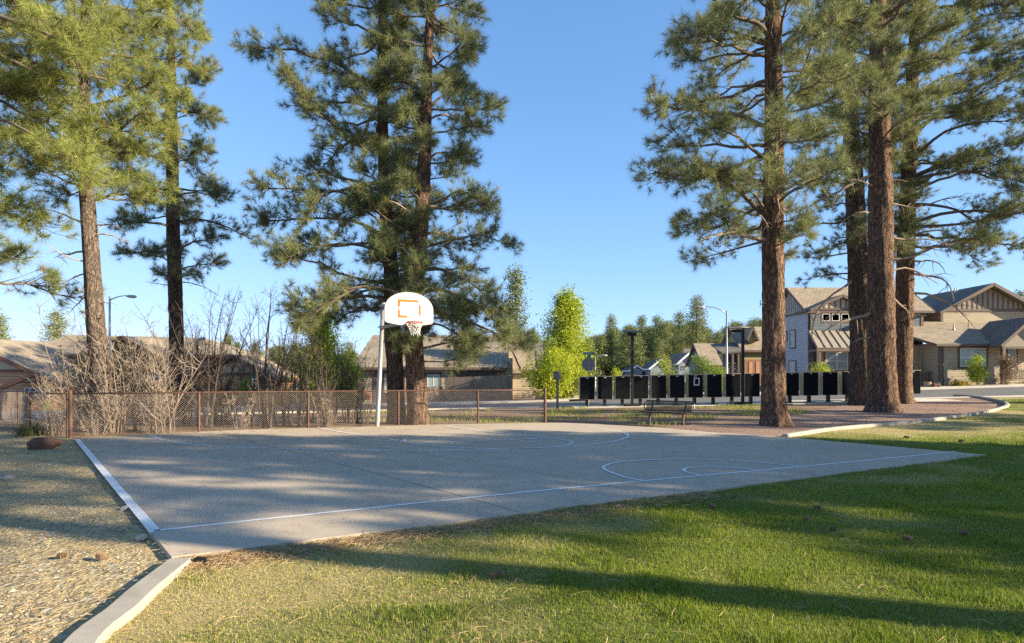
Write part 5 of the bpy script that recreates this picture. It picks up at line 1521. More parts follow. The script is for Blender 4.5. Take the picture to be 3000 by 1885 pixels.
# -------- the thick single pine on the right
r_, n = pine('pine_tree', 2272, [(2268,1190),(2266,1060),(2266,900),(2264,700),(2266,500),(2268,300),(2266,120),(2264,0),(2262,-420)], 18.2,
    [.44,.375,.345,.335,.325,.305,.285,.26,.235,.21,.05],
    [(745,2130,2300),(690,2000,2330),(650,1890,2360),(610,1865,2370),(550,1850,2370),(500,1848,2380),(420,1880,2400),(330,1895,2420),(250,1885,2430),(180,1870,2430),(100,1842,2440),(40,1860,2420),(-40,1890,2420),(-200,1960,2400),(-400,2220,2300)],
    'single thick pine standing alone on the bare earth right of the bench', 92, 26, 'bark_red', 'needles', 3.4, 1.05, tint0=.46,
    dead=[(2264,710,-1,.12,2.6,.05),(2266,880,-1,-.05,.5,.03),(2266,930,-1,-.02,.35,.03),(2268,570,1,.35,1.5,.045),(2268,620,1,.5,.7,.03),(2264,700,-.8,.4,1.2,.03)],
    nlimbs=[([(2264,120,0),(2220,70,-.2),(2170,55,-.4),(2120,40,-.7)],.09),([(2264,135,0),(2210,120,.2),(2150,95,.3),(2110,90,.4)],.08),([(2266,440,0),(2200,470,-.3),(2120,500,-.7),(2040,520,-1.0)],.07),([(2264,650,0),(2230,600,-.3),(2210,570,-.4),(2160,540,-.6)],.06),([(2262,720,0),(2190,690,-.4),(2130,660,-.8)],.05),([(2266,180,0),(2320,110,-.4),(2420,60,-.9),(2520,70,-1.2)],.09)])
tot += n
# -------- the group of three
r_, n = pine('pine_tree', 2528, [(2526,1120),(2522,950),(2515,800),(2508,650),(2500,500),(2492,350),(2485,150),(2480,0),(2475,-250)], 28.5,
    [.58,.53,.50,.47,.43,.40,.36,.32,.26,.20,.05],
    [(815,2420,2560),(780,2300,2590),(720,2295,2600),(660,2300,2590),(600,2310,2570),(540,2320,2570),(470,2360,2560),(380,2360,2560),(280,2370,2570),(180,2380,2570),(60,2390,2560),(-80,2410,2540),(-240,2460,2490)],
    'left one of the three grouped pines, dark trunk half hidden behind the middle one', 84, 27, 'bark_dark', 'needles', 3.4, 1.0, tint0=.34,
    dead=[(2510,815,-1,-.4,3.6,.05),(2515,830,-1,.15,1.2,.03),(2506,700,-1,.15,1.6,.03),(2512,900,-1,.05,1.8,.03)])
tot += n
r_, n = pine('pine_tree', 2588, [(2586,1150),(2582,1000),(2580,850),(2580,700),(2578,500),(2576,300),(2574,100),(2572,-100),(2570,-450)], 24.2,
    [.62,.54,.51,.49,.47,.435,.40,.36,.31,.25,.06],
    [(470,2480,2640),(420,2400,2680),(360,2330,2720),(300,2330,2740),(240,2360,2740),(150,2380,2750),(60,2380,2760),(-60,2380,2760),(-200,2420,2740),(-440,2540,2600)],
    'middle one of the three grouped pines, the thickest trunk with orange-red bark plates', 66, 28, 'bark_red', 'needles', 3.4, 1.15, fill=1.1, tint0=.5,
    dead=[(2578,505,-.9,-.35,2.6,.07),(2580,550,-1,0,1.4,.035),(2580,620,-1,-.1,1.6,.035),(2584,910,-1,-.35,2.4,.06),(2584,980,-.9,-.5,1.1,.05),(2582,690,1,.1,2.2,.045),(2582,760,1,-.05,2.2,.04),(2584,800,1,0,2.4,.04),(2584,860,1,.05,2.4,.045),(2580,590,1,.1,1.6,.035),(2580,540,1,.35,.9,.03),(2582,640,1,.5,.6,.03)])
tot += n
r_, n = pine('pine_tree', 2642, [(2642,1120),(2646,1000),(2650,850),(2655,700),(2660,560),(2666,400),(2672,250),(2680,100),(2688,-50),(2700,-350)], 29.0,
    [.50,.44,.41,.40,.38,.36,.33,.30,.26,.21,.16,.05],
    [(770,2880,2990),(730,2780,3010),(680,2740,3030),(620,2730,3020),(570,2640,2990),(520,2640,2960),(460,2620,3000),(400,2600,3010),(300,2600,3020),(200,2600,3030),(100,2600,3030),(0,2610,3020),(-120,2630,2990),(-340,2680,2730)],
    'right one of the three grouped pines, with a wide sunlit crown to the right', 104, 29, 'bark_red', 'needles', 3.6, 1.15, fill=1.05, tint0=.5,
    dead=[(2654,690,1,.1,2.4,.04),(2652,770,1,.1,2.6,.045),(2652,800,1,0,2.8,.045),(2650,860,1,.05,3.2,.05),(2654,610,1,.05,2.0,.04),(2650,920,1,.1,.8,.03)],
    nlimbs=[([(2658,600,0),(2720,600,-.2),(2800,615,-.3),(2860,650,-.5),(2930,640,-.8)],.09),([(2662,380,0),(2720,330,.2),(2790,310,.4),(2880,330,.6)],.08),([(2666,300,0),(2740,240,-.3),(2840,210,-.5),(2960,200,-.8)],.08),([(2658,500,0),(2700,470,.2),(2760,490,.3)],.06)])
tot += n
# -------- pine just outside the right edge
r_, n = pine('pine_tree', 3230, [(3230,1000),(3228,700),(3225,400),(3220,0),(3215,-400)], 27.0,
    [.5,.46,.42,.36,.26,.06],
    [(620,3080,3380),(560,2960,3500),(420,2900,3520),(300,2880,3560),(150,2880,3560),(0,2900,3540),(-150,2960,3500),(-390,3180,3280)],
    'pine crown reaching in from beyond the upper right edge of the scene', 60, 30, 'bark_red', 'needles', 4.2, 1.0, fill=1.1, tint0=.5)
tot += n

# ================================================================ OFF-FRAME PINES (they shade the court) : copies of trees above
src = [o for o in COL.objects if o.type == 'EMPTY' and o.name.startswith('pine_tree')]
def shade_pine(k, x, y, rz, sc):
    c = copy_tree(src[k], (x, y, GZ(x, y)), rz, sc)
    c['label'] = 'tall pine standing beyond the right edge, shading the court'; c['group'] = 'pines beyond the right edge of the scene'
    return c
SHADE = [(0,15.2,.2,.0,1.1),(5,21.5,2.7,.4,.95),(4,24.5,1.0,.2,.72),(7,26,2.9,2.0,.6),(5,22,7.8,3.3,.47),(4,27,7.2,1.2,.56),(5,31,4.4,5.2,.66),(7,33.5,1.8,4.4,.68),(4,38,3.4,3.8,.79),(7,42,.4,.9,.68),(8,29,3.2,2.2,.5),(4,31,.4,.3,.7),(5,35,3.4,1.7,.8),(5,31,17.5,.7,.65),(8,37,12,4.1,.6)]
for a in SHADE: shade_pine(*a)

# ================================================================ LEAFY TREES AND BUSHES
def leafy(name, px, Y, prof, label, leaf, n, size, seed, trunk_r=.07, stems=1, cat='tree', group=None, clump=5, spread=.14, bark='limb', up=.3, ydepth=None, tint0=.5, thin=0.0, ground_px=None):
    """crown outline rows (py, left px, right px) at depth Y"""
    rng = np.random.default_rng(seed)
    x = (px-1500)/F*Y; b = Vector((x, Y, GZ(x, Y)))
    root = empty(name, b, label, cat, group)
    prof = sorted(prof, key=lambda r: -r[0])
    pz = np.array([W(0,r[0],Y).z for r in prof]); pl = np.array([(r[1]-1500)/F*Y for r in prof]); pr = np.array([(r[2]-1500)/F*Y for r in prof])
    pz = pz - min(0, 0); lo, hi = pz.min(), pz.max()
    pos = []; ax = []; tw = Twigs()
    nb = max(10, int(n/14))
    stem_top = lo + (hi-lo)*.88
    stems_p = []
    for s in range(stems):
        ox, oy = (rng.normal()*.12*(stems>1), rng.normal()*.12*(stems>1))
        lean = rng.normal()*.10*(stems > 1)*(hi-lo)
        P = np.array([[x+ox*.3, Y+oy*.3, b.z-.05],[x+ox+lean*.3, Y+oy, b.z+(stem_top-b.z)*.35],[x+ox+lean*.7+rng.normal()*.05, Y+oy+rng.normal()*.08, b.z+(stem_top-b.z)*.7],[x+ox+lean, Y+oy, stem_top]])
        P = np.array(crom(P, 4)); stems_p.append(P); tw.tube(P, np.linspace(trunk_r, trunk_r*.2, len(P)), 7)
    for i in range(nb):
        z = lo + (hi-lo)*rng.uniform(.02, 1)**.9
        l, r = np.interp(z, pz, pl), np.interp(z, pz, pr); c = (l+r)/2; hw = (r-l)/2*1.28
        az = rng.uniform(0, 2*np.pi); rad = rng.uniform(.45, 1.0)
        bump = .64 + .62*vnoise(az*1.6+seed, z, 1.5, seed)
        dp = (ydepth if ydepth else hw*.9)
        tip = np.array([c + math.cos(az)*hw*rad*bump, Y + math.sin(az)*dp*rad*bump, z])
        P = stems_p[rng.integers(0, stems)]; zs = max(P[0,2]+.15, z - np.hypot(tip[0]-c, tip[1]-Y)*(.5+up))
        q = np.array([np.interp(zs, P[:,2], P[:,k]) for k in range(3)])
        m_ = (q+tip)/2 + rng.normal(size=3)*.06; tw.tube(np.array(crom([q, m_, tip], 2)), np.linspace(trunk_r*.28, .004, 5), 4)
        k = 14
        t = rng.uniform(.35, 1.05, k)[:,None]; pp = q + (tip-q)*t + rng.normal(size=(k,3))*spread*1.25
        pos.append(pp); ax.append(nrm(rng.normal(size=(k,3)) + np.array([0,0,.8])))
    pos = np.concatenate(pos); ax = np.concatenate(ax)
    tw.build('trunk' if cat == 'tree' else 'stems', M[bark], root)
    N = len(pos)
    tint = np.clip(tint0 + rng.normal(size=N)*.17 + .35*(vnoise(pos[:,0]*1.3+pos[:,1], pos[:,2], 2.2, seed)-.5), 0, 1)
    scatter('crown' if cat == 'tree' else 'foliage', leaf_protos(rng, clump, spread, size), pos, ax, rng.uniform(.8,1.25,N), tint, M[leaf], root, rng, .12)
    return root
leafy('poplar_tree', 1660, 42.5, [(1150,1640,1690),(1110,1590,1720),(1070,1575,1738),(1030,1580,1742),(1000,1590,1735),(960,1600,1722),(930,1608,1712),(900,1622,1700),(880,1640,1685),(855,1655,1668)],
    'tall lime green leafy tree rising between the tan house and the octagonal sign', 'leaf_lime', 3600, .125, 41, .10, 3, clump=7, spread=.19, tint0=.5)
leafy('maple_tree', 1612, 40.5, [(1150,1600,1625),(1125,1572,1660),(1105,1545,1680),(1085,1540,1690),(1065,1565,1690),(1045,1590,1680),(1030,1610,1660)],
    'low yellow-green tree with dark twin stems in front of the tall lime tree', 'leaf_lime', 2000, .12, 42, .06, 3, clump=7, spread=.17, tint0=.62)
leafy('leafy_tree', 950, 37.5, [(1165,900,1010),(1130,880,1050),(1090,862,1055),(1050,868,1040),(1010,885,1010),(970,905,985),(940,922,965),(915,935,950)],
    'lime green leafy tree half hidden behind the bare shrubs left of the hoop pole', 'leaf_lime', 2600, .12, 43, .08, 3, clump=7, spread=.18, tint0=.8)
leafy('leafy_shrub', 1030, 37.0, [(1175,1000,1062),(1150,990,1068),(1110,995,1060),(1075,1010,1045)], 'bright green bush at the foot of the lime tree, just left of the hoop pole', 'leaf_lime', 700, .10, 44, .04, 4, 'bush', clump=6, spread=.13)
leafy('leafy_tree', 320, 42.5, [(1150,270,370),(1110,235,395),(1070,230,390),(1035,250,375),(1005,290,350),(990,310,330)],
    'pale yellow-green leafy tree behind the leaning left pine trunk', 'leaf_olive', 1500, .11, 45, .07, 3, clump=6, spread=.15, tint0=.8)
leafy('leafy_shrub', 716, 40.0, [(1160,700,735),(1140,705,738),(1115,712,732)], 'small bright yellow-green bush below the teal-topped panel, behind the shrubs', 'leaf_lime', 260, .09, 46, .03, 3, 'bush', clump=6, spread=.10)
leafy('leafy_shrub', 147, 41.0, [(1199,128,165),(1190,124,168),(1178,132,160)], 'small round green bush in front of the long brown plank fence on the left', 'leaf_green', 260, .07, 47, .02, 4, 'bush', clump=6, spread=.08)
leafy('leafy_shrub', 12, 41.0, [(1203,0,26),(1196,-2,28),(1188,4,20)], 'tiny yellow bush by the plank fence at the far left edge', 'leaf_gold', 140, .07, 48, .02, 3, 'bush', clump=6, spread=.07)
leafy('leafy_shrub', 1672, 41.5, [(1150,1652,1700),(1135,1645,1702),(1120,1652,1700),(1110,1665,1695)], 'dull olive bush at the street corner under the lime tree', 'leaf_olive', 520, .08, 49, .03, 5, 'bush', clump=6, spread=.11, tint0=.35)
leafy('leafy_shrub', 1692, 46.0, [(1140,1675,1712),(1115,1678,1708),(1098,1685,1700)], 'bright green upright bush right behind the first mailbox', 'leaf_green', 300, .09, 50, .03, 4, 'bush', clump=6, spread=.11, tint0=.7)
leafy('plum_shrub', 1682, 44.0, [(1118,1672,1700),(1104,1668,1704),(1092,1680,1700)], 'small dark red bush at the lime tree foot, left of the octagonal sign', 'leaf_red', 200, .08, 51, .03, 4, 'bush', clump=6, spread=.10, tint0=.3)
leafy('leafy_shrub', 1735, 50.0, [(1110,1705,1765),(1095,1700,1768),(1080,1715,1755)], 'sparse olive bush below the octagonal sign, behind the first mailboxes', 'leaf_olive', 300, .09, 52, .03, 4, 'bush', clump=5, spread=.14, tint0=.6)
leafy('leafy_shrub', 1802, 46.0, [(1155,1792,1815),(1120,1790,1815),(1085,1797,1810)], 'slim yellow-green bush between the second and third mailboxes', 'leaf_lime', 260, .09, 53, .03, 3, 'bush', clump=6, spread=.10)
leafy('willow_shrub', 1945, 47.0, [(1170,1935,1965),(1130,1925,1972),(1100,1918,1970),(1075,1922,1968),(1055,1928,1962),(1045,1935,1945)], 'feathery yellow-green bush standing above the fifth and sixth mailboxes', 'leaf_lime', 700, .09, 54, .04, 6, 'bush', clump=6, spread=.12, up=.9)
leafy('round_shrub', 2050, 45.0, [(1165,2000,2110),(1130,1990,2125),(1100,2008,2125),(1075,2020,2105),(1055,2030,2075),(1042,2042,2062)], 'large rounded green bush behind the mailbox with the silver tape', 'leaf_green', 1500, .085, 55, .05, 6, 'bush', clump=6, spread=.13, up=.9, tint0=.45)
leafy('round_shrub', 2100, 44.0, [(1150,2075,2125),(1120,2072,2128),(1095,2080,2122),(1078,2090,2112)], 'smaller yellow-tipped green bush at the right foot of the large rounded bush', 'leaf_lime', 600, .08, 56, .04, 5, 'bush', clump=6, spread=.11, tint0=.25)
leafy('bare_tan_tree', 1970, 52.0, [(1110,1955,1990),(1080,1948,1995),(1055,1952,1992),(1035,1960,1985)], 'thin tan budding tree behind the feathery yellow-green bush', 'leaf_olive', 300, .06, 57, .05, 5, 'tree', clump=3, spread=.16, bark='twig_tan', up=1.2, tint0=.9)
leafy('leafy_shrub', 2407, 41.6, [(1150,2388,2428),(1100,2383,2432),(1082,2386,2428),(1066,2394,2416)], 'lime bush showing above the mailboxes under the metal porch roof', 'leaf_lime', 520, .08, 58, .03, 5, 'bush', clump=6, spread=.11)
leafy('young_tree', 2863, 40.9, [(1111,2845,2878),(1095,2838,2886),(1075,2840,2884),(1058,2846,2876),(1046,2856,2868)], 'slender young lime tree before the window of the beige house', 'leaf_lime', 620, .075, 59, .028, 1, 'tree', clump=6, spread=.10, up=.6, tint0=.35)
leafy('young_tree', 2947, 40.2, [(1118,2935,2962),(1100,2926,2972),(1078,2922,2972),(1060,2930,2968),(1046,2940,2960)], 'slender young tree with bronze leaves before the porch of the beige house', 'leaf_red', 560, .075, 60, .025, 1, 'tree', clump=6, spread=.10, up=.6, tint0=.6)
leafy('golden_shrub', 2805, 41.0, [(1141,2782,2828),(1132,2780,2830),(1126,2786,2824),(1122,2795,2812)], 'low golden yellow bush at the foot of the beige house', 'leaf_gold', 520, .07, 61, .02, 5, 'bush', clump=6, spread=.08)
leafy('leafy_shrub', 2937, 41.2, [(1136,2926,2948),(1130,2924,2950),(1123,2932,2944)], 'small dull olive bush beside the bronze-leaved young tree', 'leaf_olive', 200, .06, 62, .02, 4, 'bush', clump=6, spread=.07, tint0=.6)
leafy('juniper_shrub', 2996, 41.0, [(1137,2980,3015),(1131,2978,3018),(1125,2988,3012)], 'flat blue-green bush at the far right edge before the porch', 'leaf_green', 260, .06, 63, .02, 4, 'bush', clump=6, spread=.07, tint0=.05)
leafy('weed_clump', 85, 15.1, [(1285,60,118),(1272,58,122),(1258,72,108)], 'grey-green weed clump behind the red-brown rock at the left fence', 'leaf_olive', 380, .045, 64, .006, 9, 'plant', clump=6, spread=.06, up=1.3, tint0=.15)

# ================================================================ BARE SHRUBS behind the fence
def bare_shrub(root, seed, height, stems, spread, mat, lean=.11):
    rng = np.random.default_rng(seed); tw = Twigs()
    o = np.array(root.location)
    for s in range(stems):
        a = rng.uniform(0, 2*np.pi); h = height*rng.uniform(.5, 1.0); p = o + np.array([math.cos(a), math.sin(a), 0])*rng.uniform(.02, .28)
        p[2] -= .05
        d = nrm(np.array([math.cos(a)*lean*rng.uniform(.2,1.8)*spread, math.sin(a)*lean*rng.uniform(.2,1.8), 1.0]))
        n = 8; pts = [p]
        for k in range(n):
            d = nrm(d + rng.normal(size=3)*.075 + np.array([0,0,.03])); pts.append(pts[-1] + d*h/n)
        pts = np.array(pts); r0 = rng.uniform(.013, .026)*(1.5 if mat == 'twig_dark' else .72)*(.5+.5*h/4); tw.tube(pts, np.linspace(r0, .0045, n+1), 5)
        for k in range(int(5 + h*3.2)):
            t = rng.uniform(.12, .97); f = t*n; i = min(n-1, int(f)); q = pts[i] + (pts[i+1]-pts[i])*(f-i)
            b = rng.uniform(0, 2*np.pi); l = rng.uniform(.25, .75)*(1.25-.75*t)*min(1.2, h/2.6)
            d2 = nrm(np.array([math.cos(b), math.sin(b), rng.uniform(.2, 1.3)]))
            m_ = q + d2*l*.5 + rng.normal(size=3)*.03; e = q + d2*l + np.array([0,0,l*.22]) + rng.normal(size=3)*.03
            tw.tube([q, m_, e], [.0075, .006, .0035], 3)
            for g in range(rng.integers(1,4)):
                w = rng.uniform(.3,.95); q2 = q + (e-q)*w; d3 = nrm(d2*.7 + rng.normal(size=3)*.6); l3 = l*rng.uniform(.2,.5)
                tw.tube([q2, q2+d3*l3], [.005, .003], 3)
    tw.build('stems', M[mat], root, False)
SH_LABEL = {'t': 'tangled tan bare-twigged shrub behind the left half of the chain-link fence', 'd': 'tall grey-brown leafless shrub behind the chain-link fence', 'l': 'low tangle of bare twigs at the foot of the chain-link fence'}
SH_GROUP = {'t': 'tan bare shrubs behind the fence', 'd': 'tall grey-brown bare shrubs behind the fence', 'l': 'low bare tangles behind the fence'}
protos = {}
for k, (key, h, st, sp, mt) in enumerate([('t',3.1,15,.7,'twig_tan'),('t',3.7,13,.55,'twig_tan'),('d',4.7,9,.8,'twig_dark'),('d',4.2,10,1.0,'twig_dark'),('d',5.2,8,.7,'twig_dark'),('l',1.2,12,4.2,'twig_tan'),('l',1.4,12,3.6,'twig_dark')]):
    protos.setdefault(key, []).append((k, h, st, sp, mt))
made = {}
rr = random.Random(17)
def place_shrub(key, px, Y, sc):
    x = (px-1500)/F*Y; loc = (x, Y, GZ(x, Y))
    k, h, st, sp, mt = rr.choice(protos[key])
    if k not in made:
        r_ = empty('bare_shrub', loc, SH_LABEL[key], 'shrub', SH_GROUP[key]); bare_shrub(r_, 100+k, h, st, sp, mt); made[k] = r_
        r_.scale = (sc, sc, sc)
    else:
        r_ = copy_tree(made[k], loc, rr.uniform(0, 6.28), sc); r_['label'] = SH_LABEL[key]; r_['group'] = SH_GROUP[key]
def fence_y(px):     # depth of the chain link fence under a pixel column
    best = None
    for a, b in zip(FP[:-1], FP[1:]):
        for t in np.linspace(0, 1, 24):
            x, y = a[0]+(b[0]-a[0])*t, a[1]+(b[1]-a[1])*t; p = 1500 + F*x/y
            if best is None or abs(p-px) < best[0]: best = (abs(p-px), y)
    return best[1]
for px in (232, 290, 350, 415, 480):
    place_shrub('t', px + rr.uniform(-12,12), fence_y(px) + rr.uniform(.45, 2.0), rr.uniform(.78, 1.12))
for px in (160, 330): place_shrub('t', px, fence_y(max(px,215)) + rr.uniform(1.2, 2.6), rr.uniform(.55,.8))
for px in (235, 270, 300, 335, 365, 405, 440, 470, 505, 535, 575, 605, 632, 660, 690, 735, 765, 800, 838, 870, 905, 930, 955, 985, 1010, 1040, 1072):
    place_shrub('d', px + rr.uniform(-12,12), fence_y(px) + rr.uniform(.6, 3.4), rr.uniform(.70, 1.05)*(.70 if px < 480 else 1 if px < 900 else .78))
for px in (178, 285, 450, 700, 960):
    place_shrub('l', px, fence_y(max(px,215)) + rr.uniform(.3, .8), rr.uniform(.75, 1.1))

# ================================================================ FAR PINE FOREST
FCL = leaf_protos(np.random.default_rng(8), 13, .32, .21)
def far_pine_proto(seed, H, loc, label, group, name='far_pine', kind='tall', wm=1.0):
    rng = np.random.default_rng(seed)
    r_ = empty(name, loc, label, 'pine tree', group); o = np.array(loc, float)
    tw = Twigs(); cz0 = H*(.26 if kind == 'tall' else .16); wmax = wm*H*(.19 if kind == 'tall' else .25)
    tw.tube(np.array([[0,0,-.3],[.05,0,H*.4],[0,.05,H*.97]])+o, [H*.017+.06, H*.012+.05, .04], 7)
    pos = []
    nb = 46
    for i in range(nb):
        f = (i+.5)/nb; z = cz0 + (H-cz0)*f; R = wmax*(1.05-f)**.62*(.55+.45*min(1, f*5))*rng.uniform(.55,1.12); a = i*2.4 + rng.uniform(-.4,.4)
        tip = np.array([math.cos(a)*R, math.sin(a)*R, z + R*rng.uniform(-.15,.3)]); q = np.array([0,0,z-R*.1])
        tw.tube(np.array([q, (q+tip)/2+[0,0,-.05*R], tip])+o, [.05,.035,.012], 4)
        m_ = int(7 + R*6); t = rng.uniform(.30, 1.05, m_)[:,None]
        pos.append(q + (tip-q)*t + rng.normal(size=(m_,3))*np.array([.30,.30,.18])*(H/14))
    pos.append(np.array([[0,0,H*.98],[0,0,H*.94],[.1,.1,H*.9]]))
    pos = np.concatenate(pos) + o; N = len(pos)
    tw.build('trunk', M['bark_dark'], r_)
    tint = np.clip(.5 + rng.normal(size=N)*.16 + .3*(vnoise(pos[:,0]*2+pos[:,1], pos[:,2], .8, seed)-.5), 0, 1)
    scatter('crown', FCL, pos, nrm(rng.normal(size=(N,3))+np.array([0,0,1.2])), rng.uniform(.7,1.2,N)*(H/14)**.5, tint, M['needles_far'], r_, rng)
    return r_
def at(px, Y):
    x = (px-1500)/F*Y; return (x, Y, GZ(x, Y))
FG = 'pines of the far wood behind the houses'; FL = 'pine in the distant wood behind the houses and mailboxes'
fps = [far_pine_proto(70, 14, at(1790, 128), FL, FG), far_pine_proto(71, 14, at(1880, 132), FL, FG), far_pine_proto(72, 13, at(1925, 122), FL, FG, kind='wide'), far_pine_proto(73, 14, at(1990, 126), FL, FG, kind='wide')]
fr_ = random.Random(5)
def top_py(px):   # skyline of the far wood in the photograph
    return float(np.interp(px, [1400,1560,1590,1640,1700,1740,1770,1800,1830,1850,1875,1900,1930,1960,1985,2010,2040,2070,2100,2140,2180,2230,2300], [1050,985,985,1015,1005,992,985,972,985,945,960,958,952,945,968,955,955,960,968,960,948,935,945]))
for i in range(215):
    px = fr_.uniform(1380, 2330); Yf = fr_.uniform(112, 190)
    H = (EYE + (HZ - top_py(px))/F*Yf)*fr_.uniform(.72, 1.06); loc = at(px, Yf)
    H -= loc[2]
    s = max(.35, H/13.8)
    w_ = s*fr_.uniform(1.2,1.7); copy_tree(fr_.choice(fps), loc, fr_.uniform(0, 6.28), (w_, w_, s))
def lone(px, ptop, Y, seed, label, kind='tall', wm=1.0):
    loc = at(px, Y); H = W(px, ptop, Y).z - loc[2]
    return far_pine_proto(seed, H, loc, label, 'lone pines above the roofs', 'lone_pine', kind, wm)
lone(1510, 786, 64, 80, 'tall narrow pine above the roofs, left of the lime green tree', wm=.55)
lone(2041, 872, 100, 81, 'tallest pine of the far wood, beside the head of the silver street lamp')
lone(1560, 968, 80, 82, 'short pine behind the grey-shingled roof, right of the tall narrow pine', 'wide')
lone(165, 915, 72, 83, 'small round pine standing behind the hipped roof of the brown house', 'wide')
lone(-5, 925, 62, 84, 'pine at the far left edge above the brown garage roof', 'wide')
lone(668, 985, 75, 85, 'small dark pine behind the right end of the brown house roof', 'wide')
lone(2990, 856, 85, 86, 'pine top behind the roofs at the far right edge', 'wide')
for i in range(34):      # more of the wood between the brown and the tan houses
    px = fr_.uniform(690, 1075); Yf = fr_.uniform(95, 150); loc = at(px, Yf)
    H = EYE + (HZ - fr_.uniform(1002, 1045))/F*Yf - loc[2]; s = H/13.8
    c = copy_tree(fr_.choice(fps), loc, fr_.uniform(0, 6.28), (s*1.3, s*1.3, s)); c['label'] = 'pine in the distant wood between the brown and the tan house'; c['group'] = 'pines of the far wood on the left'
# ================================================================ GRASS, STRAW, STONES
rg = np.random.default_rng(77)
def blades(name, X, Y, Z, H, Wd, T, mat, lean=.55):
    n = len(X); a = rg.uniform(0, 2*np.pi, n); b = rg.uniform(0, 2*np.pi, n)
    sx, sy = np.cos(a)*Wd/2, np.sin(a)*Wd/2
    l = H*rg.uniform(.1, lean*1.6, n); tx, ty = np.cos(b)*l, np.sin(b)*l
    V = np.empty((n,5,3))
    V[:,0] = np.stack([X-sx, Y-sy, Z-.012], -1); V[:,1] = np.stack([X+sx, Y+sy, Z-.012], -1)
    V[:,2] = np.stack([X-sx*.8+tx*.35, Y-sy*.8+ty*.35, Z+H*.6], -1); V[:,3] = np.stack([X+sx*.8+tx*.35, Y+sy*.8+ty*.35, Z+H*.6], -1)
    V[:,4] = np.stack([X+tx, Y+ty, Z+H], -1)
    base = (np.arange(n)*5)[:,None]
    F_ = np.concatenate([base+np.array([[0,1,3]]), base+np.array([[0,3,2]]), base+np.array([[2,3,4]])], 0)
    return np_mesh(name, V.reshape(-1,3), F_, mat, None, True, {'tint': np.repeat(T, 5)})
gx, gy = [], []
for (ya, yb, dens) in ((2.6,3.6,8000),(3.6,4.6,6800),(4.6,5.8,5000),(5.8,7.2,3300),(7.2,9,1700),(9,12,1050),(12,16,620),(16,22,340),(22,31.5,170)):
    x0, x1 = -3.2, yb*.95 + .6
    n = int((x1-x0)*(yb-ya)*dens)
    x = rg.uniform(x0, x1, n); y = rg.uniform(ya, yb, n)
    k = inpoly(x, y, LAWN) & (np.abs(x) < y*.93 + .5) & ~inpoly(x, y, SLAB)
    gx.append(x[k]); gy.append(y[k])
gx = np.concatenate(gx); gy = np.concatenate(gy)
dry = lawn_dry(gx, gy); keep = rg.random(len(gx)) > dry*.45
gx, gy, dry = gx[keep], gy[keep], dry[keep]
n = len(gx); lush = vnoise(gx, gy, 1.4, 15); clump = sstep(.66, .82, vnoise(gx, gy, 2.6, 16))
far_ = np.clip(gy/4.0, 1, 6)
H = (.016 + .016*lush + .024*clump)*(1-.45*dry)*rg.uniform(.6, 1.35, n)*(1+.10*(far_-1))
T = np.where(rg.random(n) < dry*.8, rg.uniform(.70, 1.0, n), np.clip(.30 + rg.normal(size=n)*.13 + .25*(vnoise(gx, gy, .7, 18)-.5) - .12*clump, .02, .68))
T = np.where(rg.random(n) < .05, rg.uniform(.65,.95,n), T)
g_ = blades('grass', gx, gy, lawn_z(gx, gy), H, .0042*far_**.62, T, M['grass'])
tag(g_, kind='stuff')
# sparse green weeds and dry tufts in the earth behind the court
n = 26000; x = rg.uniform(-8, 16, n); y = rg.uniform(18.6, 30.5, n)
msk = (vnoise(x, y, .42, 40)*.65 + vnoise(x, y, 1.7, 41)*.35 > .60) & ~inpoly(x, y, BED) & ~inpoly(x, y, LAWN) & (vnoise(x, y, .9, 43) > .3)
x, y = x[msk], y[msk]; n = len(x)
T = np.where(rg.random(n) < .28, rg.uniform(.65,.95,n), rg.uniform(.22,.58,n))
g2 = blades('weedy_grass', x, y, gz(x, y)-.05, rg.uniform(.05,.15,n), .016, T, M['grass'], .8); tag(g2, kind='stuff')
# fallen pine needles
def straw(name, x, y, z, L, w, T):
    n = len(x); a = rg.uniform(0, 2*np.pi, n); d = np.stack([np.cos(a), np.sin(a)], -1)*L[:,None]/2; p = np.stack([-d[:,1], d[:,0]], -1)/(L[:,None]/2)*w[:,None]/2
    c = rg.normal(size=n)*L*.05; V = np.empty((n,6,3))
    for i, s in enumerate((-1, 0, 1)):
        cx = x + d[:,0]*s + (p[:,0]/w*2*c if s == 0 else 0); cy = y + d[:,1]*s + (p[:,1]/w*2*c if s == 0 else 0)
        zz = z + rg.uniform(0,.018,n) + (.012 if s == 0 else 0)
        V[:,2*i] = np.stack([cx-p[:,0], cy-p[:,1], zz], -1); V[:,2*i+1] = np.stack([cx+p[:,0], cy+p[:,1], zz+.002], -1)
    base = (np.arange(n)*6)[:,None]
    F_ = np.concatenate([base+np.array([[0,1,3,2]]), base+np.array([[2,3,5,4]])], 0)
    return tag(np_mesh(name, V.reshape(-1,3), F_, M['straw'], None, False, {'tint': np.repeat(T, 6)}), kind='stuff')
n = 7500; y = 2.8 + 11*rg.random(n)**1.7; x = rg.uniform(-3.2, 1, n)*1.0 + rg.random(n)*(y*.95)*.9
dl = lawn_dry(x, y); k = inpoly(x, y, LAWN) & ~inpoly(x, y, SLAB) & (rg.random(n) < .10 + .75*dl); x, y = x[k], y[k]; n = len(x)
straw('pine_straw', x, y, lawn_z(x, y)+.012, rg.uniform(.06,.16,n), np.full(n,.0022)*np.clip(y/4,1,2.5), rg.uniform(0,.75,n))
n = 4000; t = rg.random(n); ax_, ay_ = SLAB_NEAR[0]; bx_, by_ = SLAB_NEAR[1]; t = t**1.5*.45
x = ax_ + (bx_-ax_)*t + np.abs(rg.normal(size=n))*.22; y = ay_ + (by_-ay_)*t - np.abs(rg.normal(size=n))*.20
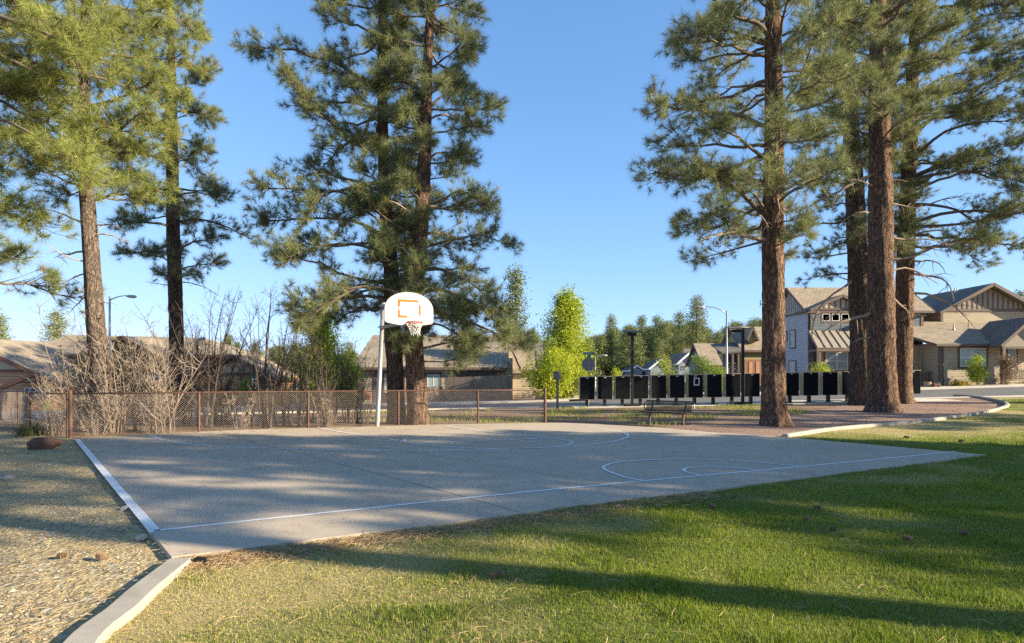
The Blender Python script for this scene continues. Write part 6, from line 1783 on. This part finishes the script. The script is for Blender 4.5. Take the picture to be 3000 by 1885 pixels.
k = inpoly(x, y, LAWN) & ~inpoly(x, y, SLAB); x, y = x[k], y[k]; n = len(x)
straw('pine_straw', x, y, lawn_z(x, y)+.012, rg.uniform(.06,.16,n), np.full(n,.003), rg.uniform(0,.9,n))
n = 4500; y = 3 + 12*rg.random(n)**1.3; x = -rg.random(n)*y*.95
k = inpoly(x, y, GRAVEL) & ~inpoly(x, y, SLAB) & (vnoise(x, y, 1.0, 50) > .35); x, y = x[k], y[k]; n = len(x)
straw('pine_straw', x, y, gz(x, y)-.03, rg.uniform(.06,.17,n), np.full(n,.003)*np.clip(y/4,1,2.2), rg.uniform(.1,1,n))
ED = np.array(SLAB_FAR[::-1]); n = 7000; s = rg.random(n)*(len(ED)-1); i = s.astype(int).clip(0, len(ED)-2); f = s-i
x = ED[i,0]*(1-f)+ED[i+1,0]*f + rg.normal(size=n)*.05; y = ED[i,1]*(1-f)+ED[i+1,1]*f + np.abs(rg.normal(size=n))*.28
k = ~inpoly(x, y, SLAB); x, y = x[k], y[k]; n = len(x)
straw('pine_straw', x, y, gz(x, y)-.035, rg.uniform(.08,.2,n), np.full(n,.008), rg.uniform(.2,1,n))
n = 900; s = rg.random(n)**2.2; e_ = rg.integers(0, 3, n)
E0 = np.array([SLAB_NEAR[0], SLAB_NEAR[0], SLAB_FAR[-1]]); E1 = np.array([SLAB_NEAR[1], SLAB_FAR[-1], SLAB_FAR[2]])
t = rg.random(n)[:,None]; p_ = E0[e_]*(1-t) + E1[e_]*t + rg.normal(size=(n,2))*.05; c_ = np.array([.5, 11.0]); p_ = p_ + (c_-p_)*(s*.5)[:,None]
k = inpoly(p_[:,0], p_[:,1], SLAB); p_ = p_[k]; n = len(p_)
straw('pine_straw', p_[:,0], p_[:,1], np.full(n,.003), rg.uniform(.06,.15,n), np.full(n,.003)*np.clip(p_[:,1]/6,1,2.5), rg.uniform(.0,.6,n))
# loose stones on the gravel yard
def stones(name, x, y, z, S, T):
    n = len(x); o8 = np.array([[1,0,0],[-1,0,0],[0,1,0],[0,-1,0],[0,0,1],[0,0,-1.]])
    V = o8[None]*(1+rg.normal(size=(n,6,1))*.28) + rg.normal(size=(n,6,3))*.18
    a = rg.uniform(0, 6.28, n); ca, sa = np.cos(a)[:,None], np.sin(a)[:,None]
    V = np.stack([V[...,0]*ca - V[...,1]*sa, V[...,0]*sa + V[...,1]*ca, V[...,2]*.62], -1)*S[:,None,None] + np.stack([x, y, z], -1)[:,None]
    tri = np.array([[0,2,4],[2,1,4],[1,3,4],[3,0,4],[2,0,5],[1,2,5],[3,1,5],[0,3,5]])
    F_ = ((np.arange(n)*6)[:,None,None] + tri[None]).reshape(-1,3)
    return tag(np_mesh(name, V.reshape(-1,3), F_, M['stone'], None, False, {'tint': np.repeat(T, 6)}), kind='stuff')
n = 60000; y = 2.9 + 9.5*rg.random(n)**1.35; x = -rg.random(n)*(y*.95)
k = inpoly(x, y, GRAVEL) & ~inpoly(x, y, SLAB) & (rg.random(n) < .35 + .65*(vnoise(x, y, .8, 60) > .48)); x, y = x[k], y[k]; n = len(x)
S = np.exp(rg.normal(size=n)*.42 + math.log(.0056)); S[rg.random(n) < .02] *= 2.0
kerb_d = np.ones(n, bool)
stones('loose_gravel', x, y, gz(x, y)-.045 + (vnoise(x, y, .9, 31)-.5)*.02 + S*.25, S, np.clip(rg.normal(size=n)*.25+.5, 0, 1))
n = 9000; x = rg.uniform(2, 26, n); y = rg.uniform(13, 33, n); k = inpoly(x, y, BED); x, y = x[k], y[k]; n = len(x)
stones('loose_gravel', x, y, gz(x, y)-.035, rg.uniform(.008,.026,n), rg.uniform(.35,.62,n))

# pine cones and small things lying about
def pine_cone(loc, label, s=.055, rz=0., flatten=1.0, proto=[None]):
    if proto[0] is None:
        mb = MB(); root = None
        o = empty('pine_cone', loc, label, 'pine cone', 'fallen pine cones'); base = Vector(loc)
        r = random.Random(3)
        core = []
        mb.tube([base + Vector((x*s, 0, s*.62)) for x in (-1.1,-.6,0,.6,1.15)], [s*.2, s*.42, s*.48, s*.36, s*.1], 8)
        for j in range(7):
            for k in range(9):
                a = 2*math.pi*(k + .5*(j % 2))/9; x = (-.95 + j*.31)*s; R = s*(.62 - .5*((j-2.6)/5.4)**2)
                c = base + Vector((x, math.cos(a)*R, s*.62 + math.sin(a)*R*.92)); d = Vector((.35, math.cos(a), math.sin(a))).normalized(); u = Vector((0, -math.sin(a), math.cos(a)))
                b0 = c - d*s*.3
                mb.add([b0, c + u*s*.17, c + d*s*.26 + Vector((s*.1,0,0)), c - u*s*.17, c + Vector((-s*.09,0,0))], [[0,1,2],[0,2,3],[1,4,2],[2,4,3],[0,4,1],[0,3,4]])
        mb.build('scales', M['cone'], o); proto[0] = o; o.rotation_euler = (0, 0, rz)
        return o
    c = copy_tree(proto[0], loc, rz, flatten); c['label'] = label
    return c
def on_lawn(px, py):
    p = G(px, py); return (p.x, p.y, float(lawn_z(np.float64(p.x), np.float64(p.y))) + .015)
for (px, py, lb, rz, sc) in ((1454,1686,'pine cone on the sunlit grass in the near middle of the lawn',.6,1.0),(2089,1486,'pine cone on shaded grass nearest the right half of the court edge',2.1,.9),
    (2363,1525,'dark pine cone in the shaded lawn left of the bare patch',1.0,.9),(2440,1552,'pale flattened pine cone below the middle of the shaded lawn',3.0,.8),(2820,1565,'dark pine cone at the right of the shaded lawn',.2,.9),
    (2658,1582,'dark pine cone low on the right side of the shaded lawn',1.9,.9),(2314,1418,'small pine cone on the grass edge beside the court',.9,.9),(2657,1284,'pine cone on the far lawn behind the right corner of the court',2.4,1.3),
    (2814,1295,'pine cone on the far lawn right of the court corner',.4,1.3),(2394,1490,'small brown pine cone near the grass edge of the court',2.8,.8),(2150,1457,'tiny pine cone near the lush grass clump by the court',.2,.7)):
    pine_cone(on_lawn(px, py), lb, .042, rz, sc)
for (px, py, lb, rz, sc) in ((183,1624,'orange-brown pine cone on the gravel at the left',.4,.85),(296,1629,'dark pine cone on the gravel near the kerb',2.6,1.0)):
    p = G(px, py); pine_cone((p.x, p.y, p.z-.03), lb, .042, rz, sc)
for (px, py, s, lb, sd) in ((28,1397,(.085,.06,.05),'pale loose stone on the shaded gravel at the left edge',5),(366,1486,(.05,.045,.035),'grey stone lying against the left edge of the court slab',6),(415,1570,(.05,.04,.03),'pale stones corner piece beside the slab near the kerb',7)):
    p = G(px, py); rock('loose_stone', (p.x, p.y, p.z-.02), s, lb, M['kerb'], sd, 'stone', sd)
p = G(588, 1645)
mb = MB()
for k in range(9):
    a = math.pi*(k/8 - .0); mb.bar((p.x-.05+k*.0125, p.y-.02, p.z-.03), (p.x-.05+k*.0125, p.y-.005, p.z+.03 + .012*math.sin(a)), .007, .012)
mb.tube([(p.x-.06, p.y, p.z-.02), (p.x-.03, p.y+.005, p.z+.025), (p.x+.03, p.y+.005, p.z+.025), (p.x+.06, p.y, p.z-.02)], .016, 8)
tag(mb.build('drain_grate', M['black']), 'small black drain outlet between the kerb end and the court slab', 'drain')
